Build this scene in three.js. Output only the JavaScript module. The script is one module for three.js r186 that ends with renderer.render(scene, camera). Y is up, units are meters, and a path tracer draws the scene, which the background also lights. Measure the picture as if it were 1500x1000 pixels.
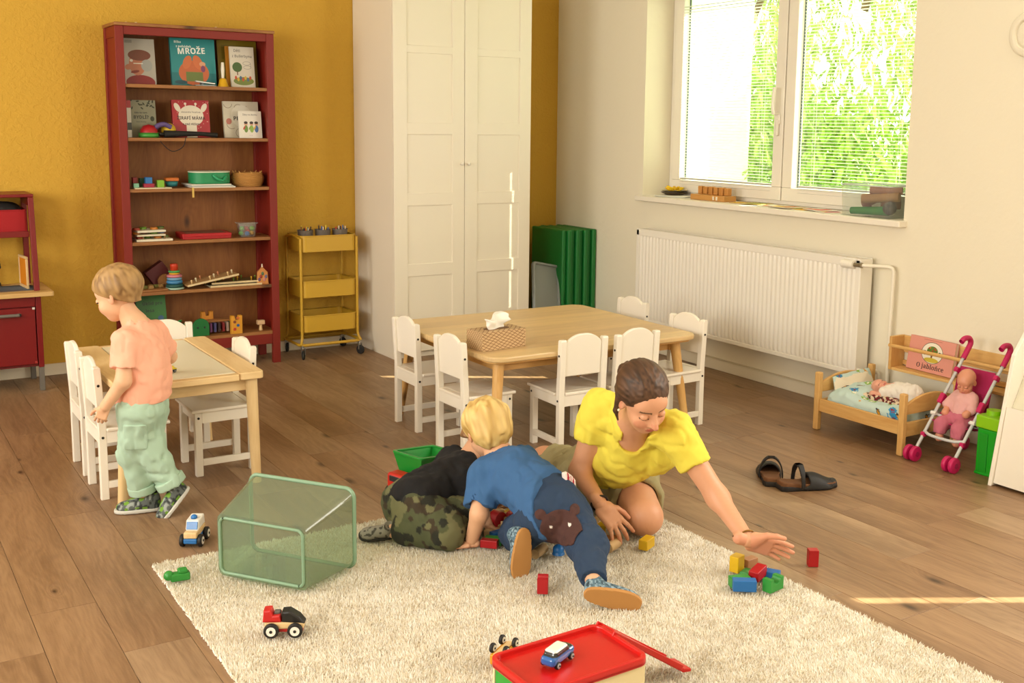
import * as THREE from 'three';
import { RoundedBoxGeometry } from 'three/addons/geometries/RoundedBoxGeometry.js';
import { mergeGeometries } from 'three/addons/utils/BufferGeometryUtils.js';
import { RectAreaLightUniformsLib } from 'three/addons/lights/RectAreaLightUniformsLib.js';

// ---------- camera, sky, sun, large lights, exposure ----------
// The room: floor y = 0, window wall x = 0 (room on the -x side), yellow wall z = 0 (room on the +z side).
const scene = new THREE.Scene();
const FOCAL = 1599.58, PX = 804.8, PY = 421.4, YAW = 0.5794, PITCH = 0.1471, ROLL = 0.0138;
const EYE = [-4.4464, 1.4607, 6.7221], LENS = new THREE.Matrix4();   // where the photograph was taken from, for reading positions off it
const camera = new THREE.PerspectiveCamera(2 * Math.atan(500 / FOCAL) * 180 / Math.PI, 1.5, 0.05, 200);
{
  const f = new THREE.Vector3(Math.sin(YAW) * Math.cos(PITCH), -Math.sin(PITCH), -Math.cos(YAW) * Math.cos(PITCH));
  const r = new THREE.Vector3(Math.cos(YAW), 0, Math.sin(YAW)), u = new THREE.Vector3().crossVectors(r, f);
  const r2 = r.clone().multiplyScalar(Math.cos(ROLL)).addScaledVector(u, Math.sin(ROLL));
  const u2 = u.clone().multiplyScalar(Math.cos(ROLL)).addScaledVector(r, -Math.sin(ROLL));
  LENS.makeBasis(r2, u2, f.clone().negate());
  camera.quaternion.setFromRotationMatrix(LENS);
  camera.position.set(...EYE);
  camera.setViewOffset(1500, 1000, 750 - PX, 500 - PY, 1500, 1000);
}
const renderer = new THREE.WebGLRenderer({ antialias: true });
renderer.toneMapping = THREE.LinearToneMapping;
renderer.toneMappingExposure = 1.14;
renderer.shadowMap.enabled = true;
RectAreaLightUniformsLib.init();
scene.background = new THREE.Color(1.0, 1.0, 0.97);
scene.backgroundIntensity = 2.7;
const sun = new THREE.DirectionalLight(0xfff2de, 19);
sun.position.set(6.08, 7.4, 6.6); sun.target.position.set(0, 1, 3);
sun.castShadow = true; sun.shadow.radius = .6; sun.shadow.mapSize.set(4096, 4096);
Object.assign(sun.shadow.camera, { left: -8, right: 8, bottom: -8, top: 8, near: 0.5, far: 30 });
scene.add(sun, sun.target);
function areaLight(w, h, x, y, z, tx, ty, tz, color, power) {
  const l = new THREE.RectAreaLight(color, power, w, h);
  l.position.set(x, y, z); l.lookAt(tx, ty, tz); l.castShadow = true; scene.add(l);
}
// daylight in the window openings outside the frame: two in the left wall, one further along the right wall, one behind the camera
areaLight(2.1, 1.35, -6.62, 1.73, 2.3, 0, 1.73, 2.3, 0xfff8ec, 6.6);
areaLight(2.1, 1.35, -6.62, 1.73, 5.6, 0, 1.73, 5.6, 0xfff8ec, 10.5);
areaLight(2.0, 1.45, 0.02, 1.75, 5.65, -6, 1.75, 5.65, 0xfff9f0, 9.5);

// ---------- helpers ----------
let seed = 12345;
const rnd = () => { seed = (seed * 1664525 + 1013904223) >>> 0; return seed / 4294967296; };
const rr = (a, b) => a + (b - a) * rnd();
const taken = {};
const numbered = (n) => { const k = taken[n] = (taken[n] ?? -1) + 1; return k ? n + '_' + String(k).padStart(3, '0') : n; };
const V = (a) => new THREE.Vector3(...a);
const lerp = (a, b, t) => a + (b - a) * t, clamp = (x, a = 0, b = 1) => Math.min(b, Math.max(a, x));
const smooth = (a, b, x) => { const t = clamp((x - a) / (b - a)); return t * t * (3 - 2 * t); };
// geometry makers
const box = (w, h, d, x = 0, y = 0, z = 0, r = 0.003, s = 1) => (r > 0 ? new RoundedBoxGeometry(w, h, d, s, Math.min(r, w * .49, h * .49, d * .49)) : new THREE.BoxGeometry(w, h, d)).translate(x, y, z);
const span = (x0, x1, y0, y1, z0, z1, r = 0.003) => box(x1 - x0, y1 - y0, z1 - z0, (x0 + x1) / 2, (y0 + y1) / 2, (z0 + z1) / 2, r);
const cyl = (rt, rb, h, x = 0, y = 0, z = 0, n = 20) => new THREE.CylinderGeometry(rt, rb, h, n).translate(x, y, z);
const sph = (r, x = 0, y = 0, z = 0, sx = 1, sy = 1, sz = 1, n = 16) => new THREE.SphereGeometry(r, n, Math.max(8, n * .6 | 0)).scale(sx, sy, sz).translate(x, y, z);
const rod = (a, b, r, r2 = r, n = 12) => { const A = V(a), B = V(b), d = B.clone().sub(A); const g = new THREE.CylinderGeometry(r2, r, d.length(), n); g.applyQuaternion(new THREE.Quaternion().setFromUnitVectors(new THREE.Vector3(0, 1, 0), d.normalize())); return g.translate((A.x + B.x) / 2 , 0, 0).translate(0, (a[1] + b[1]) / 2, (a[2] + b[2]) / 2); };
const bar = (a, b, w, h, r = .003) => { const A = V(a), B = V(b), d = B.clone().sub(A); const g = box(w, d.length(), h, 0, 0, 0, r); g.applyQuaternion(new THREE.Quaternion().setFromUnitVectors(new THREE.Vector3(0, 1, 0), d.normalize())); return g.translate((a[0] + b[0]) / 2, (a[1] + b[1]) / 2, (a[2] + b[2]) / 2); };
const tube = (pts, r, n = 40, m = 8, closed = false) => new THREE.TubeGeometry(new THREE.CatmullRomCurve3(pts.map(V), closed, 'catmullrom', .5), n, r, m, closed);
const bent = (pts, r, c = .03, m = 10) => { const p = pts.map(V), path = new THREE.CurvePath(); let last = p[0]; for (let i = 1; i < p.length; i++) { if (i === p.length - 1) { path.add(new THREE.LineCurve3(last, p[i])); break; } const a = p[i].clone().add(p[i - 1].clone().sub(p[i]).setLength(c)), b = p[i].clone().add(p[i + 1].clone().sub(p[i]).setLength(c)); path.add(new THREE.LineCurve3(last, a)); path.add(new THREE.QuadraticBezierCurve3(a, p[i], b)); last = b; } return new THREE.TubeGeometry(path, p.length * 14, r, m); };
const lathe = (pts, n = 28) => new THREE.LatheGeometry(pts.map((p) => new THREE.Vector2(...p)), n);
const shapeOf = (pts) => { const s = new THREE.Shape(); pts.forEach((p, i) => (i ? s.lineTo(...p) : s.moveTo(...p))); return s; };
const ext = (s, d, b = .003) => new THREE.ExtrudeGeometry(Array.isArray(s) ? shapeOf(s) : s, { depth: d - 2 * b, bevelEnabled: b > 0, bevelSize: b, bevelThickness: b, bevelOffset: -b, bevelSegments: 2, curveSegments: 16 }).translate(0, 0, b);
const rrect = (w, h, r, S = new THREE.Shape(), cx = 0, cy = 0) => { const a = cx - w / 2, b = cy - h / 2; S.moveTo(a + r, b); S.lineTo(a + w - r, b); S.absarc(a + w - r, b + r, r, -Math.PI / 2, 0); S.lineTo(a + w, b + h - r); S.absarc(a + w - r, b + h - r, r, 0, Math.PI / 2); S.lineTo(a + r, b + h); S.absarc(a + r, b + h - r, r, Math.PI / 2, Math.PI); S.lineTo(a, b + r); S.absarc(a + r, b + r, r, Math.PI, Math.PI * 1.5); return S; };
function clean(g) { g = g.index ? g.toNonIndexed() : g; for (const k of Object.keys(g.attributes)) if (!['position', 'normal', 'uv'].includes(k)) g.deleteAttribute(k); if (!g.attributes.uv) g.setAttribute('uv', new THREE.BufferAttribute(new Float32Array(g.attributes.position.count * 2), 2)); return g; }
const join = (gs) => (gs.length === 1 ? gs[0] : mergeGeometries(gs.map(clean)));
// uv in metres, the grain (u) along the given axis; dx, dy shift the pattern
function grain(g, axis = 'x', dx = 0, dy = 0) {
  g = clean(g); const p = g.attributes.position, n = g.attributes.normal, uv = g.attributes.uv, A = { x: 0, y: 1, z: 2 }[axis];
  for (let i = 0; i < p.count; i += 3) {
    const N = [0, 1, 2].map((c) => Math.abs(n.getComponent(i, c) + n.getComponent(i + 1, c) + n.getComponent(i + 2, c)));
    const k = N.indexOf(Math.max(...N)), o = [0, 1, 2].filter((c) => c !== k), U = o.includes(A) ? A : o[0], W = o.find((c) => c !== U);
    for (let j = i; j < i + 3; j++) uv.setXY(j, p.getComponent(j, U) + dx, p.getComponent(j, W) + dy + k * .37);
  }
  return g;
}
function mesh(name, geos, m, parent = scene, numberIt = parent === scene) {
  const o = new THREE.Mesh(join([].concat(geos)), m); o.name = numberIt ? numbered(name) : name; o.castShadow = o.receiveShadow = true; parent.add(o); return o;
}
function thing(name, label, category, [x, y, z] = [0, 0, 0], turn = 0, group) {
  const o = new THREE.Group(); o.name = numbered(name); scene.add(o); o.position.set(x, y, z); o.rotation.y = turn;
  o.userData = { label, category }; if (group) o.userData.group = group; return o;
}
function tag(o, label, category, group) { Object.assign(o.userData, { label, category }); if (group) o.userData.group = group; return o; }
function one(name, label, category, geos, m, pos = [0, 0, 0], turn = 0, group) { const o = mesh(name, geos, m); o.position.set(...pos); o.rotation.y = turn; return tag(o, label, category, group); }
function struct(name, geos, m, parent = scene) { const o = mesh(name, geos, m, parent); if (parent === scene) o.userData.kind = 'structure'; return o; }
function dup(o, [x, y, z], turn, label, group) { const r = o.clone(); r.name = numbered(o.name.replace(/_\d+$/, '')); scene.add(r); r.position.set(x, y, z); r.rotation.y = turn; r.userData = { ...o.userData }; if (label) r.userData.label = label; if (group) r.userData.group = group; return r; }

// ---------- noise and textures ----------
const hash = (x, y, z = 0) => { let h = Math.imul(x, 374761393) ^ Math.imul(y, 668265263) ^ Math.imul(z, 2147483647 - 1640531527); h = Math.imul(h ^ (h >>> 13), 1274126177); return ((h ^ (h >>> 16)) >>> 0) / 4294967296; };
function noise2(x, y, px = 1 << 20, py = 1 << 20, s = 0) {
  const x0 = Math.floor(x), y0 = Math.floor(y), fx = x - x0, fy = y - y0, u = fx * fx * (3 - 2 * fx), v = fy * fy * (3 - 2 * fy);
  const m = (a, b) => ((a % b) + b) % b, a = m(x0, px), b = m(x0 + 1, px), c = m(y0, py), d = m(y0 + 1, py);
  return lerp(lerp(hash(a, c, s), hash(b, c, s), u), lerp(hash(a, d, s), hash(b, d, s), u), v);
}
function noise3(x, y, z, s = 0) {
  const x0 = Math.floor(x), y0 = Math.floor(y), z0 = Math.floor(z), u = smooth(0, 1, x - x0), v = smooth(0, 1, y - y0), w = smooth(0, 1, z - z0);
  const h = (i, j, k) => hash(x0 + i, (y0 + j) * 57 + s, z0 + k);
  return lerp(lerp(lerp(h(0, 0, 0), h(1, 0, 0), u), lerp(h(0, 1, 0), h(1, 1, 0), u), v), lerp(lerp(h(0, 0, 1), h(1, 0, 1), u), lerp(h(0, 1, 1), h(1, 1, 1), u), v), w);
}
function dataTex(w, h, fn, size, srgb = true) {   // fn(u, v) -> [r, g, b] 0..255; size: metres covered
  const d = new Uint8Array(w * h * 4);
  for (let j = 0; j < h; j++) for (let i = 0; i < w; i++) { const c = fn((i + .5) / w, (j + .5) / h), o = (j * w + i) * 4; d[o] = clamp(c[0], 0, 255); d[o + 1] = clamp(c[1], 0, 255); d[o + 2] = clamp(c[2], 0, 255); d[o + 3] = 255; }
  const t = new THREE.DataTexture(d, w, h); t.wrapS = t.wrapT = THREE.RepeatWrapping; t.magFilter = THREE.LinearFilter; t.minFilter = THREE.LinearMipmapLinearFilter; t.generateMipmaps = true;
  if (srgb) t.colorSpace = THREE.SRGBColorSpace; t.repeat.set(1 / size[0], 1 / size[1]); t.needsUpdate = true; return t;
}
const fbm = (x, y, px, py, o = 4, s = 0) => { let a = .5, v = 0, f = 1; for (let i = 0; i < o; i++) { v += a * noise2(x * f, y * f, px * f, py * f, s + i); a *= .5; f *= 2; } return v / (1 - Math.pow(.5, o)); };
const mix3 = (a, b, t) => [lerp(a[0], b[0], t), lerp(a[1], b[1], t), lerp(a[2], b[2], t)];
function woodTex(w, h, size, light, dark, knots, s) {
  const K = []; for (let i = 0; i < knots; i++) K.push([hash(i, 1, s), hash(i, 2, s), .006 + .012 * hash(i, 3, s)]);
  const nu = Math.max(2, Math.round(size[0] * 2.2)), nv = Math.max(6, Math.round(size[1] * 24));
  return dataTex(w, h, (u, v) => {
    let k = 0, warp = 0;
    for (const [a, b, r] of K) { let du = Math.abs(u - a), dv = Math.abs(v - b); du = Math.min(du, 1 - du) * size[0]; dv = Math.min(dv, 1 - dv) * size[1]; const q = Math.hypot(du / 2.2, dv) / r; k = Math.max(k, Math.exp(-q * q)); warp += .5 * Math.exp(-q * q / 9); }
    const big = fbm(u * nu, v * nv * .3, nu, Math.round(nv * .3), 3, s), mid = fbm(u * nu * 2 + warp, v * nv * 2 + big * 3 + warp * 4, nu * 2, nv * 2, 3, s + 9), fine = noise2(u * nu * 12, v * nv * 14, nu * 12, nv * 14, s + 20);
    const rings = .5 + .5 * Math.sin((v * nv * 1.1 + big * 9 + warp * 8) * 6.283);
    let t = .46 * big + .32 * mid + .08 * rings + .14 * fine; t = smooth(.2, .85, t);
    return mix3(mix3(light, dark, t), [dark[0] * .45, dark[1] * .42, dark[2] * .4], k * .85);
  }, size);
}
const bumpTex = (n, size, f, s, o = 4) => dataTex(n, n, (u, v) => { const g = 255 * fbm(u * f, v * f, f, f, o, s); return [g, g, g]; }, [size, size], false);
const C = (hex) => new THREE.Color(hex);
const mats = {};
function mat(hex, rough = .5, more) { const key = hex + '/' + rough; if (!more && mats[key]) return mats[key]; const m = new THREE.MeshPhysicalMaterial({ color: hex, roughness: rough, ...more }); if (!more) mats[key] = m; return m; }
const fineBump = bumpTex(256, .12, 24, 5, 3), cloth = dataTex(128, 128, (u, v) => { const g = 128 + 60 * Math.sin(u * 6.283 * 16) + 60 * Math.sin(v * 6.283 * 16); return [g, g, g]; }, [.02, .02], false);
const T = {
  oak: woodTex(2048, 1024, [2.4, .9], [166, 136, 104], [124, 96, 70], 9, 3),
  birch: woodTex(512, 512, [.9, .6], [232, 202, 150], [214, 178, 122], 1, 31),
  pine: woodTex(512, 512, [.8, .5], [226, 184, 116], [204, 152, 84], 5, 47),
  brown: woodTex(512, 512, [.9, .5], [164, 112, 60], [134, 84, 40], 1, 61),
};
const M = {
  white: mat(0xf2ebdc, .38), whiteMatte: mat(0xeee6d6, .6), metalWhite: mat(0xf1ead8, .35), black: mat(0x141312, .5), steel: mat(0xb9b9b6, .3, { metalness: 1 }),
  birch: mat(0xffffff, .5, { map: T.birch }), pine: mat(0xffffff, .5, { map: T.pine }), brown: mat(0xffffff, .55, { map: T.brown }),
  red: mat(0x7e1a0a, .55), rubber: mat(0x1b1a19, .7), paper: mat(0xf3ece0, .8),
};
// ---------- the setting ----------
const SHELF = [1.66, 1.364, 1.077, .776, .487, .2];
const H = 2.72, XL = -6.6, ZF = 8.6, TH = .45;
const wallBump = bumpTex(1024, 1.1, 40, 71, 5), yellowBump = dataTex(1024, 1024, (u, v) => { const g = 255 * (.55 * smooth(.42, .7, fbm(u * 74, v * 74, 74, 74, 3, 81)) + .45 * fbm(u * 190, v * 190, 190, 190, 2, 90)); return [g, g, g]; }, [1.3, 1.3], false);
const cream = mat(0xece3cc, .85, { bumpMap: wallBump, bumpScale: .0012 }), yellow = mat(0xcfa338, .8, { bumpMap: yellowBump, bumpScale: .0022 }), ceilingM = mat(0xf1ece0, .9);
struct('wall_back', grain(span(XL - TH, TH, 0, H, -TH, 0, 0), 'x'), yellow);
const OP = [[1.03, 3.14], [4.6, 6.7]], YB = 1.0, YT = 2.42;
function wallWithOpenings(x0, x1, ops) {
  const g = [span(x0, x1, 0, YB, 0, ZF, 0), span(x0, x1, YT, H, 0, ZF, 0)]; let z = 0;
  for (const [a, b] of [...ops, [ZF, ZF]]) { if (a > z) g.push(span(x0, x1, YB, YT, z, a, 0)); z = b; }
  return grain(join(g), 'z');
}
struct('wall_right', wallWithOpenings(0, TH, OP), cream);
struct('wall_left', wallWithOpenings(XL - TH, XL, [[1.2, 3.4], [4.5, 6.7]]), cream);
struct('wall_front', grain(span(XL - TH, TH, 0, H, ZF, ZF + TH, 0), 'x'), cream);
struct('ceiling', span(XL - TH, TH, H, H + .2, -TH, ZF + TH, 0), ceilingM);
// floor: planks laid along the window wall, each its own piece
const floor = struct('floor', span(XL - TH, TH, -.2, -.0075, -TH, ZF + TH, 0), mat(0x6f5238, .8));
{
  const PW = .184, PL = 1.22, variants = [];
  for (let i = 0; i < 14; i++) variants.push(grain(box(PW - .0012, .0075, PL - .0012, 0, -.00375, 0, .0011), 'z', rr(0, 2.4), rr(0, .9)));
  const tones = [0xffffff, 0xf4ece4, 0xeee4da].map((c) => mat(c, .42, { map: T.oak, bumpMap: fineBump, bumpScale: .0002 }));
  for (let c = 0; c * PW < 5.9; c++) {
    const off = hash(c, 77) * PL;
    for (let z = -off; z < 7.2; z += PL) {
      const x = -(c + .5) * PW, zc = z + PL / 2;
      if (z + PL < .02 || zc > 6.9 || x < -3.9 - Math.max(0, 1.2 * (1 - zc / 6)) - .3) continue;
      const a = Math.max(z, 0), b = z + PL, o = mesh('plank', a === z ? variants[(rnd() * 14) | 0] : grain(box(PW - .0012, .0075, b - a, 0, -.00375, 0, .0011), 'z', rr(0, 2.4), rr(0, .9)), tones[(rnd() * 3) | 0], floor);
      o.position.set(x, 0, (a + b) / 2);
    }
  }
}
struct('baseboard_back', [span(XL, -1.59, 0, .068, 0, .013, .004)], mat(0xe4d9c0, .5));
struct('baseboard_right', [span(-.013, 0, 0, .068, .02, ZF, .004)], mat(0xe9dfc8, .5));
struct('trim_1', [span(-.02, -.0005, .0685, .074, .021, ZF - .001, .002)], mat(0xdccfb3, .6));
// window sill boards
const ringX = (x0, x1, y0, y1, z0, z1, w) => [span(x0, x1, y0, y0 + w, z0, z1, .005), span(x0, x1, y1 - w, y1, z0, z1, .005), span(x0, x1, y0 + w, y1 - w, z0, z0 + w, .005), span(x0, x1, y0 + w, y1 - w, z1 - w, z1, .005)];
function makeWindow(n, z0, z1, gaps) {
  const w = new THREE.Group(); w.name = 'window_' + n; w.userData.kind = 'structure'; scene.add(w);
  const X0 = .22, X1 = .29, mid = (z0 + z1) / 2, pvc = mat(0xf0e9da, .3);
  mesh('window_sill', [span(-.06, X0 + .03, .985, 1.02, z0 - .012, z1 + .022, .008)], mat(0xf1e9d8, .35), w);
  mesh('frame', [...ringX(X0, X1, 1.021, YT - .001, z0 + .001, z1 - .001, .055), span(X0 + .02, X1 - .001, 1.076, YT - .056, mid - .03, mid + .03)], pvc, w);
  [[z0 + .05, mid - .004], [mid + .004, z1 - .05]].forEach(([a, b], i) => {
    const xa = X0 - .02, xb = X0 + .05, f = .078, y0 = 1.045, y1 = YT - .03;
    const sash = mesh('sash', ringX(xa, xb, y0, y1, a, b, f), pvc, w);
    mesh('pane', new THREE.BoxGeometry(.004, y1 - y0 - 2 * f + .01, b - a - 2 * f + .01).translate(xb - .02, (y0 + y1) / 2, (a + b) / 2), new THREE.MeshPhysicalMaterial({ color: 0xf4fbf6, roughness: 0, transmission: 1, thickness: 0, ior: 1.45 }), sash);
        const ga = a + f + gaps[i], gb = b - f - .004, xm = xa + .014, slatM = mat(0xe6e4da, .45), B = new THREE.Group(); B.name = 'venetian_blind'; w.add(B);
    mesh('head_rail', [span(xm - .013, xm + .013, y1 - f - .03, y1 - f, ga - .004, gb + .004, .003)], slatM, B);
    mesh('bottom_rail', [span(xm - .012, xm + .012, y0 + f + .004, y0 + f + .017, ga - .002, gb + .002, .003)], mat(0xcfcfc6, .4), B);
    const sg = new THREE.CylinderGeometry(.03, .03, gb - ga, 6, 1, true, -.37, .74); sg.rotateX(Math.PI / 2); sg.translate(0, -.0285, 0);
    const slat = join([sg]); 
    for (let y = y0 + f + .03, k = 0; y < y1 - f - .03; y += .0182, k++) { const s = mesh('slat', slat, slatM, B); s.position.set(xm, y, (ga + gb) / 2); s.rotation.z = -.16; }
    for (const t of [.12, .88]) mesh('ladder_cord', [rod([xm - .011, y0 + f, lerp(ga, gb, t)], [xm - .011, y1 - f, lerp(ga, gb, t)], .0009, .0009, 5), rod([xm + .011, y0 + f, lerp(ga, gb, t)], [xm + .011, y1 - f, lerp(ga, gb, t)], .0009, .0009, 5)], mat(0xd9d8cf, .7), B);
    mesh('glazing_bead', [span(xb - .024, xb - .018, y0 + f, y1 - f, a + f - .002, a + f + .012, .001)], mat(0x5d6b66, .6), B);
    if (i === 0) {
      const h = mesh('handle', [box(.012, .065, .03, xa - .006, 1.52, b - .035, .005), rod([xa - .005, 1.55, b - .035], [xa - .045, 1.55, b - .035], .009)], pvc, w);
      mesh('lever', [tube([[xa - .045, 1.545, b - .035], [xa - .052, 1.58, b - .036], [xa - .05, 1.64, b - .036], [xa - .046, 1.70, b - .035]], .011, 20, 10)], pvc, h);
      mesh('restrictor', [box(.02, .1, .024, xa - .012, 1.47, b - .038, .008)], mat(0xe9e2d2, .4), w);
    }
  });
  return w;
}
makeWindow(1, 1.03, 3.14, [.006, .052]);
makeWindow(2, 4.6, 6.7, [.002, .045]);
// ---------- furniture ----------
{ // tall red bookcase
  const b = thing('bookcase', 'tall dark red bookcase with wooden shelves against the yellow wall', 'bookcase', [-2.665, 0, 0]);
  const W = .892, D = .311, h = 1.973, p = .046, x0 = -W / 2, x1 = W / 2;
  for (const x of [x0, x1 - p]) for (const z of [.012, D - .034]) mesh('post', span(x, x + p, 0, h, z, z + .034, .003), M.red, b);
  for (const [x, s] of [[x0 + .012, 1], [x1 - .024, -1]]) mesh('side_panel', [span(x, x + .012, .16, h, .04, D - .03, 0), span(x - .006 * s, x + .012 - .006 * s, h - .06, h, .04, D - .03, .002), span(x - .006 * s, x + .012 - .006 * s, .14, .2, .04, D - .03, .002)], M.red, b);
  mesh('top_rail', span(x0 + p, x1 - p, h - .046, h, D - .03, D - .004, .003), M.red, b);
  mesh('bottom_rail', span(x0 + p, x1 - p, .12, .182, D - .03, D - .004, .003), M.red, b);
  mesh('top_board', grain(span(x0 - .004, x1 + .004, h, h + .019, .004, D + .006, .004), 'x'), M.brown, b);
  for (const [px, pz] of [[-.38, .29], [.11, .3], [-.33, .302]]) mesh('dowel_cap', cyl(.006, .006, .004, px, h + .02, pz, 10), mat(0xf6e4b0, .5), b);
  mesh('back_panel', grain(span(x0 + .02, x1 - .02, .14, h - .01, .014, .02, 0), 'y'), mat(0xf4e6d0, .6, { map: T.brown }), b);
  for (const y of SHELF) mesh('shelf', grain(span(x0 + .022, x1 - .022, y - .019, y, .02, D - .008, .002), 'x', y), M.brown, b);
}
{ // tall white wardrobe
  const w = thing('wardrobe', 'tall white wardrobe with two panelled doors in the corner', 'wardrobe', [-1.0975, 0, 0]);
  const X = .4915, Dp = .585, TOP = 2.36;
  const wm = mat(0xefe6d3, .4);
  mesh('carcass', [span(-X, -X + .018, 0, TOP, .005, Dp, .001), span(X - .018, X, 0, TOP, .005, Dp, .001), span(-X + .0185, X - .0185, TOP - .018, TOP, .005, Dp, .001), span(-X + .019, X - .019, .0, .06, .03, Dp - .01, 0), span(-X + .019, X - .019, .06, TOP - .019, .006, .012, 0)], wm, w);
  const rows = [[.13, .519], [.596, .96], [1.037, 1.398], [1.469, 1.889], [1.934, 2.27]];
  for (const s of [-1, 1]) {
    const a = s < 0 ? -X + .001 : .0015, c = s < 0 ? -.0015 : X - .001, d = mesh('door', [span(a, a + .092, .04, TOP - .005, Dp + .001, Dp + .019, .002), span(c - .086, c, .04, TOP - .005, Dp + .001, Dp + .019, .002), ...[.04, ...rows.map((r) => r[1])].map((y, i) => span(a + .08, c - .08, y, i < 5 ? rows[i][0] : TOP - .005, Dp + .0015, Dp + .0185, .002))], wm, w);
    rows.forEach(([y0, y1]) => mesh('door_panel', [span(a + .085, c - .08, y0 - .004, y1 + .004, Dp + .002, Dp + .0115, 0)], wm, d));
    mesh('knob', [cyl(.0055, .0075, .014, 0, 0, 0, 14).rotateX(Math.PI / 2).translate(s * .024, 1.216, Dp + .025), sph(.011, s * .024, 1.216, Dp + .036, 1, 1, .6)], mat(0xe9e2d4, .25), d);
  }
}
// radiator under the window
{
  const r = thing('radiator', 'white ribbed panel radiator under the window sill', 'radiator', [0, 0, 0]);
  const z0 = 1.135, z1 = 2.985, y0 = .213, y1 = .812, pts = [], n = 54, st = (z1 - z0 - .05) / n, wm = mat(0xf2ecdf, .3);
  for (let i = 0; i <= n * 6; i++) { const t = i / 6, f = t - Math.floor(t); pts.push([z0 + .025 + t * st, .0065 * (smooth(.12, .3, f) - smooth(.7, .88, f))]); }
  const g = []; // ribbed sheet: a wavy section carried from bottom to top, with closing slopes at both ends
  const ys = [y0 + .022, y0 + .045, y1 - .06, y1 - .037], am = [0, 1, 1, 0], pos = [], idx = [];
  ys.forEach((y, k) => pts.forEach(([z, d]) => pos.push(-.118 - d * am[k], y, z)));
  for (let k = 0; k < 3; k++) for (let i = 0; i < pts.length - 1; i++) { const a = k * pts.length + i, b = a + pts.length; idx.push(a, a + 1, b, b, a + 1, b + 1); }
  const rg = new THREE.BufferGeometry(); rg.setAttribute('position', new THREE.Float32BufferAttribute(pos, 3)); rg.setIndex(idx); rg.computeVertexNormals();
  mesh('front_sheet', rg, wm, r);
  mesh('rim', [span(-.122, -.112, y0, y0 + .024, z0, z1, .003), span(-.122, -.112, y1 - .04, y1 - .004, z0, z1, .003), span(-.122, -.112, y0, y1 - .004, z0, z0 + .027, .003), span(-.122, -.112, y0, y1 - .004, z1 - .027, z1, .003), span(-.112, -.10, y0, y1 - .01, z0 + .01, z1 - .01, 0)], wm, r);
  mesh('side_cover', [span(-.12, -.03, y0 + .01, y1, z1 - .004, z1 + .004, .003)], wm, r);
  mesh('side_cover', [span(-.12, -.03, y0 + .01, y1, z0 - .004, z0 + .004, .003)], wm, r);
  const gr = [span(-.122, -.112, y1 - .006, y1 + .003, z0, z1, .002), span(-.036, -.028, y1 - .006, y1 + .003, z0, z1, .002)]; for (let i = 0; i < 70; i++) gr.push(span(-.113, -.035, y1 - .004, y1 + .001, z0 + .008 + i * .0264, z0 + .02 + i * .0264, 0));
  mesh('top_grille', gr, wm, r);
  mesh('convector', [span(-.045, -.03, y0 + .03, y1 - .03, z0 + .02, z1 - .02, 0)], wm, r);
  for (const z of [1.5, 2.6]) mesh('bracket', span(-.03, -.002, .3, .74, z, z + .04, 0), wm, r);
  const v = mesh('thermostat_head', [cyl(.021, .024, .07, 0, 0, 0, 20).rotateX(Math.PI / 2).translate(-.135, .785, 2.925), cyl(.015, .02, .012, 0, 0, 0, 20).rotateX(Math.PI / 2).translate(-.135, .785, 2.885)], mat(0xf0eadb, .35), r);
  mesh('valve', [cyl(.011, .011, .05, 0, 0, 0, 12).rotateX(Math.PI / 2).translate(-.135, .785, 2.98), cyl(.014, .014, .016, 0, 0, 0, 6).rotateX(Math.PI / 2).translate(-.125, .785, 2.996), rod([-.135, .785, 2.99], [-.11, .785, 2.97], .009)], mat(0x9a8f78, .35, { metalness: .8 }), v);
  mesh('pipe', bent([[-.125, .785, 3.0], [-.08, .785, 3.06], [-.032, .785, 3.125], [-.032, .0, 3.12]], .0095, .03), mat(0xefe7d4, .4), r);
  mesh('return_pipe', bent([[-.1, .24, 2.985], [-.1, .24, 3.03], [-.035, .24, 3.07], [-.035, 0, 3.07]], .009, .02), mat(0xefe7d4, .4), r);
}
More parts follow.
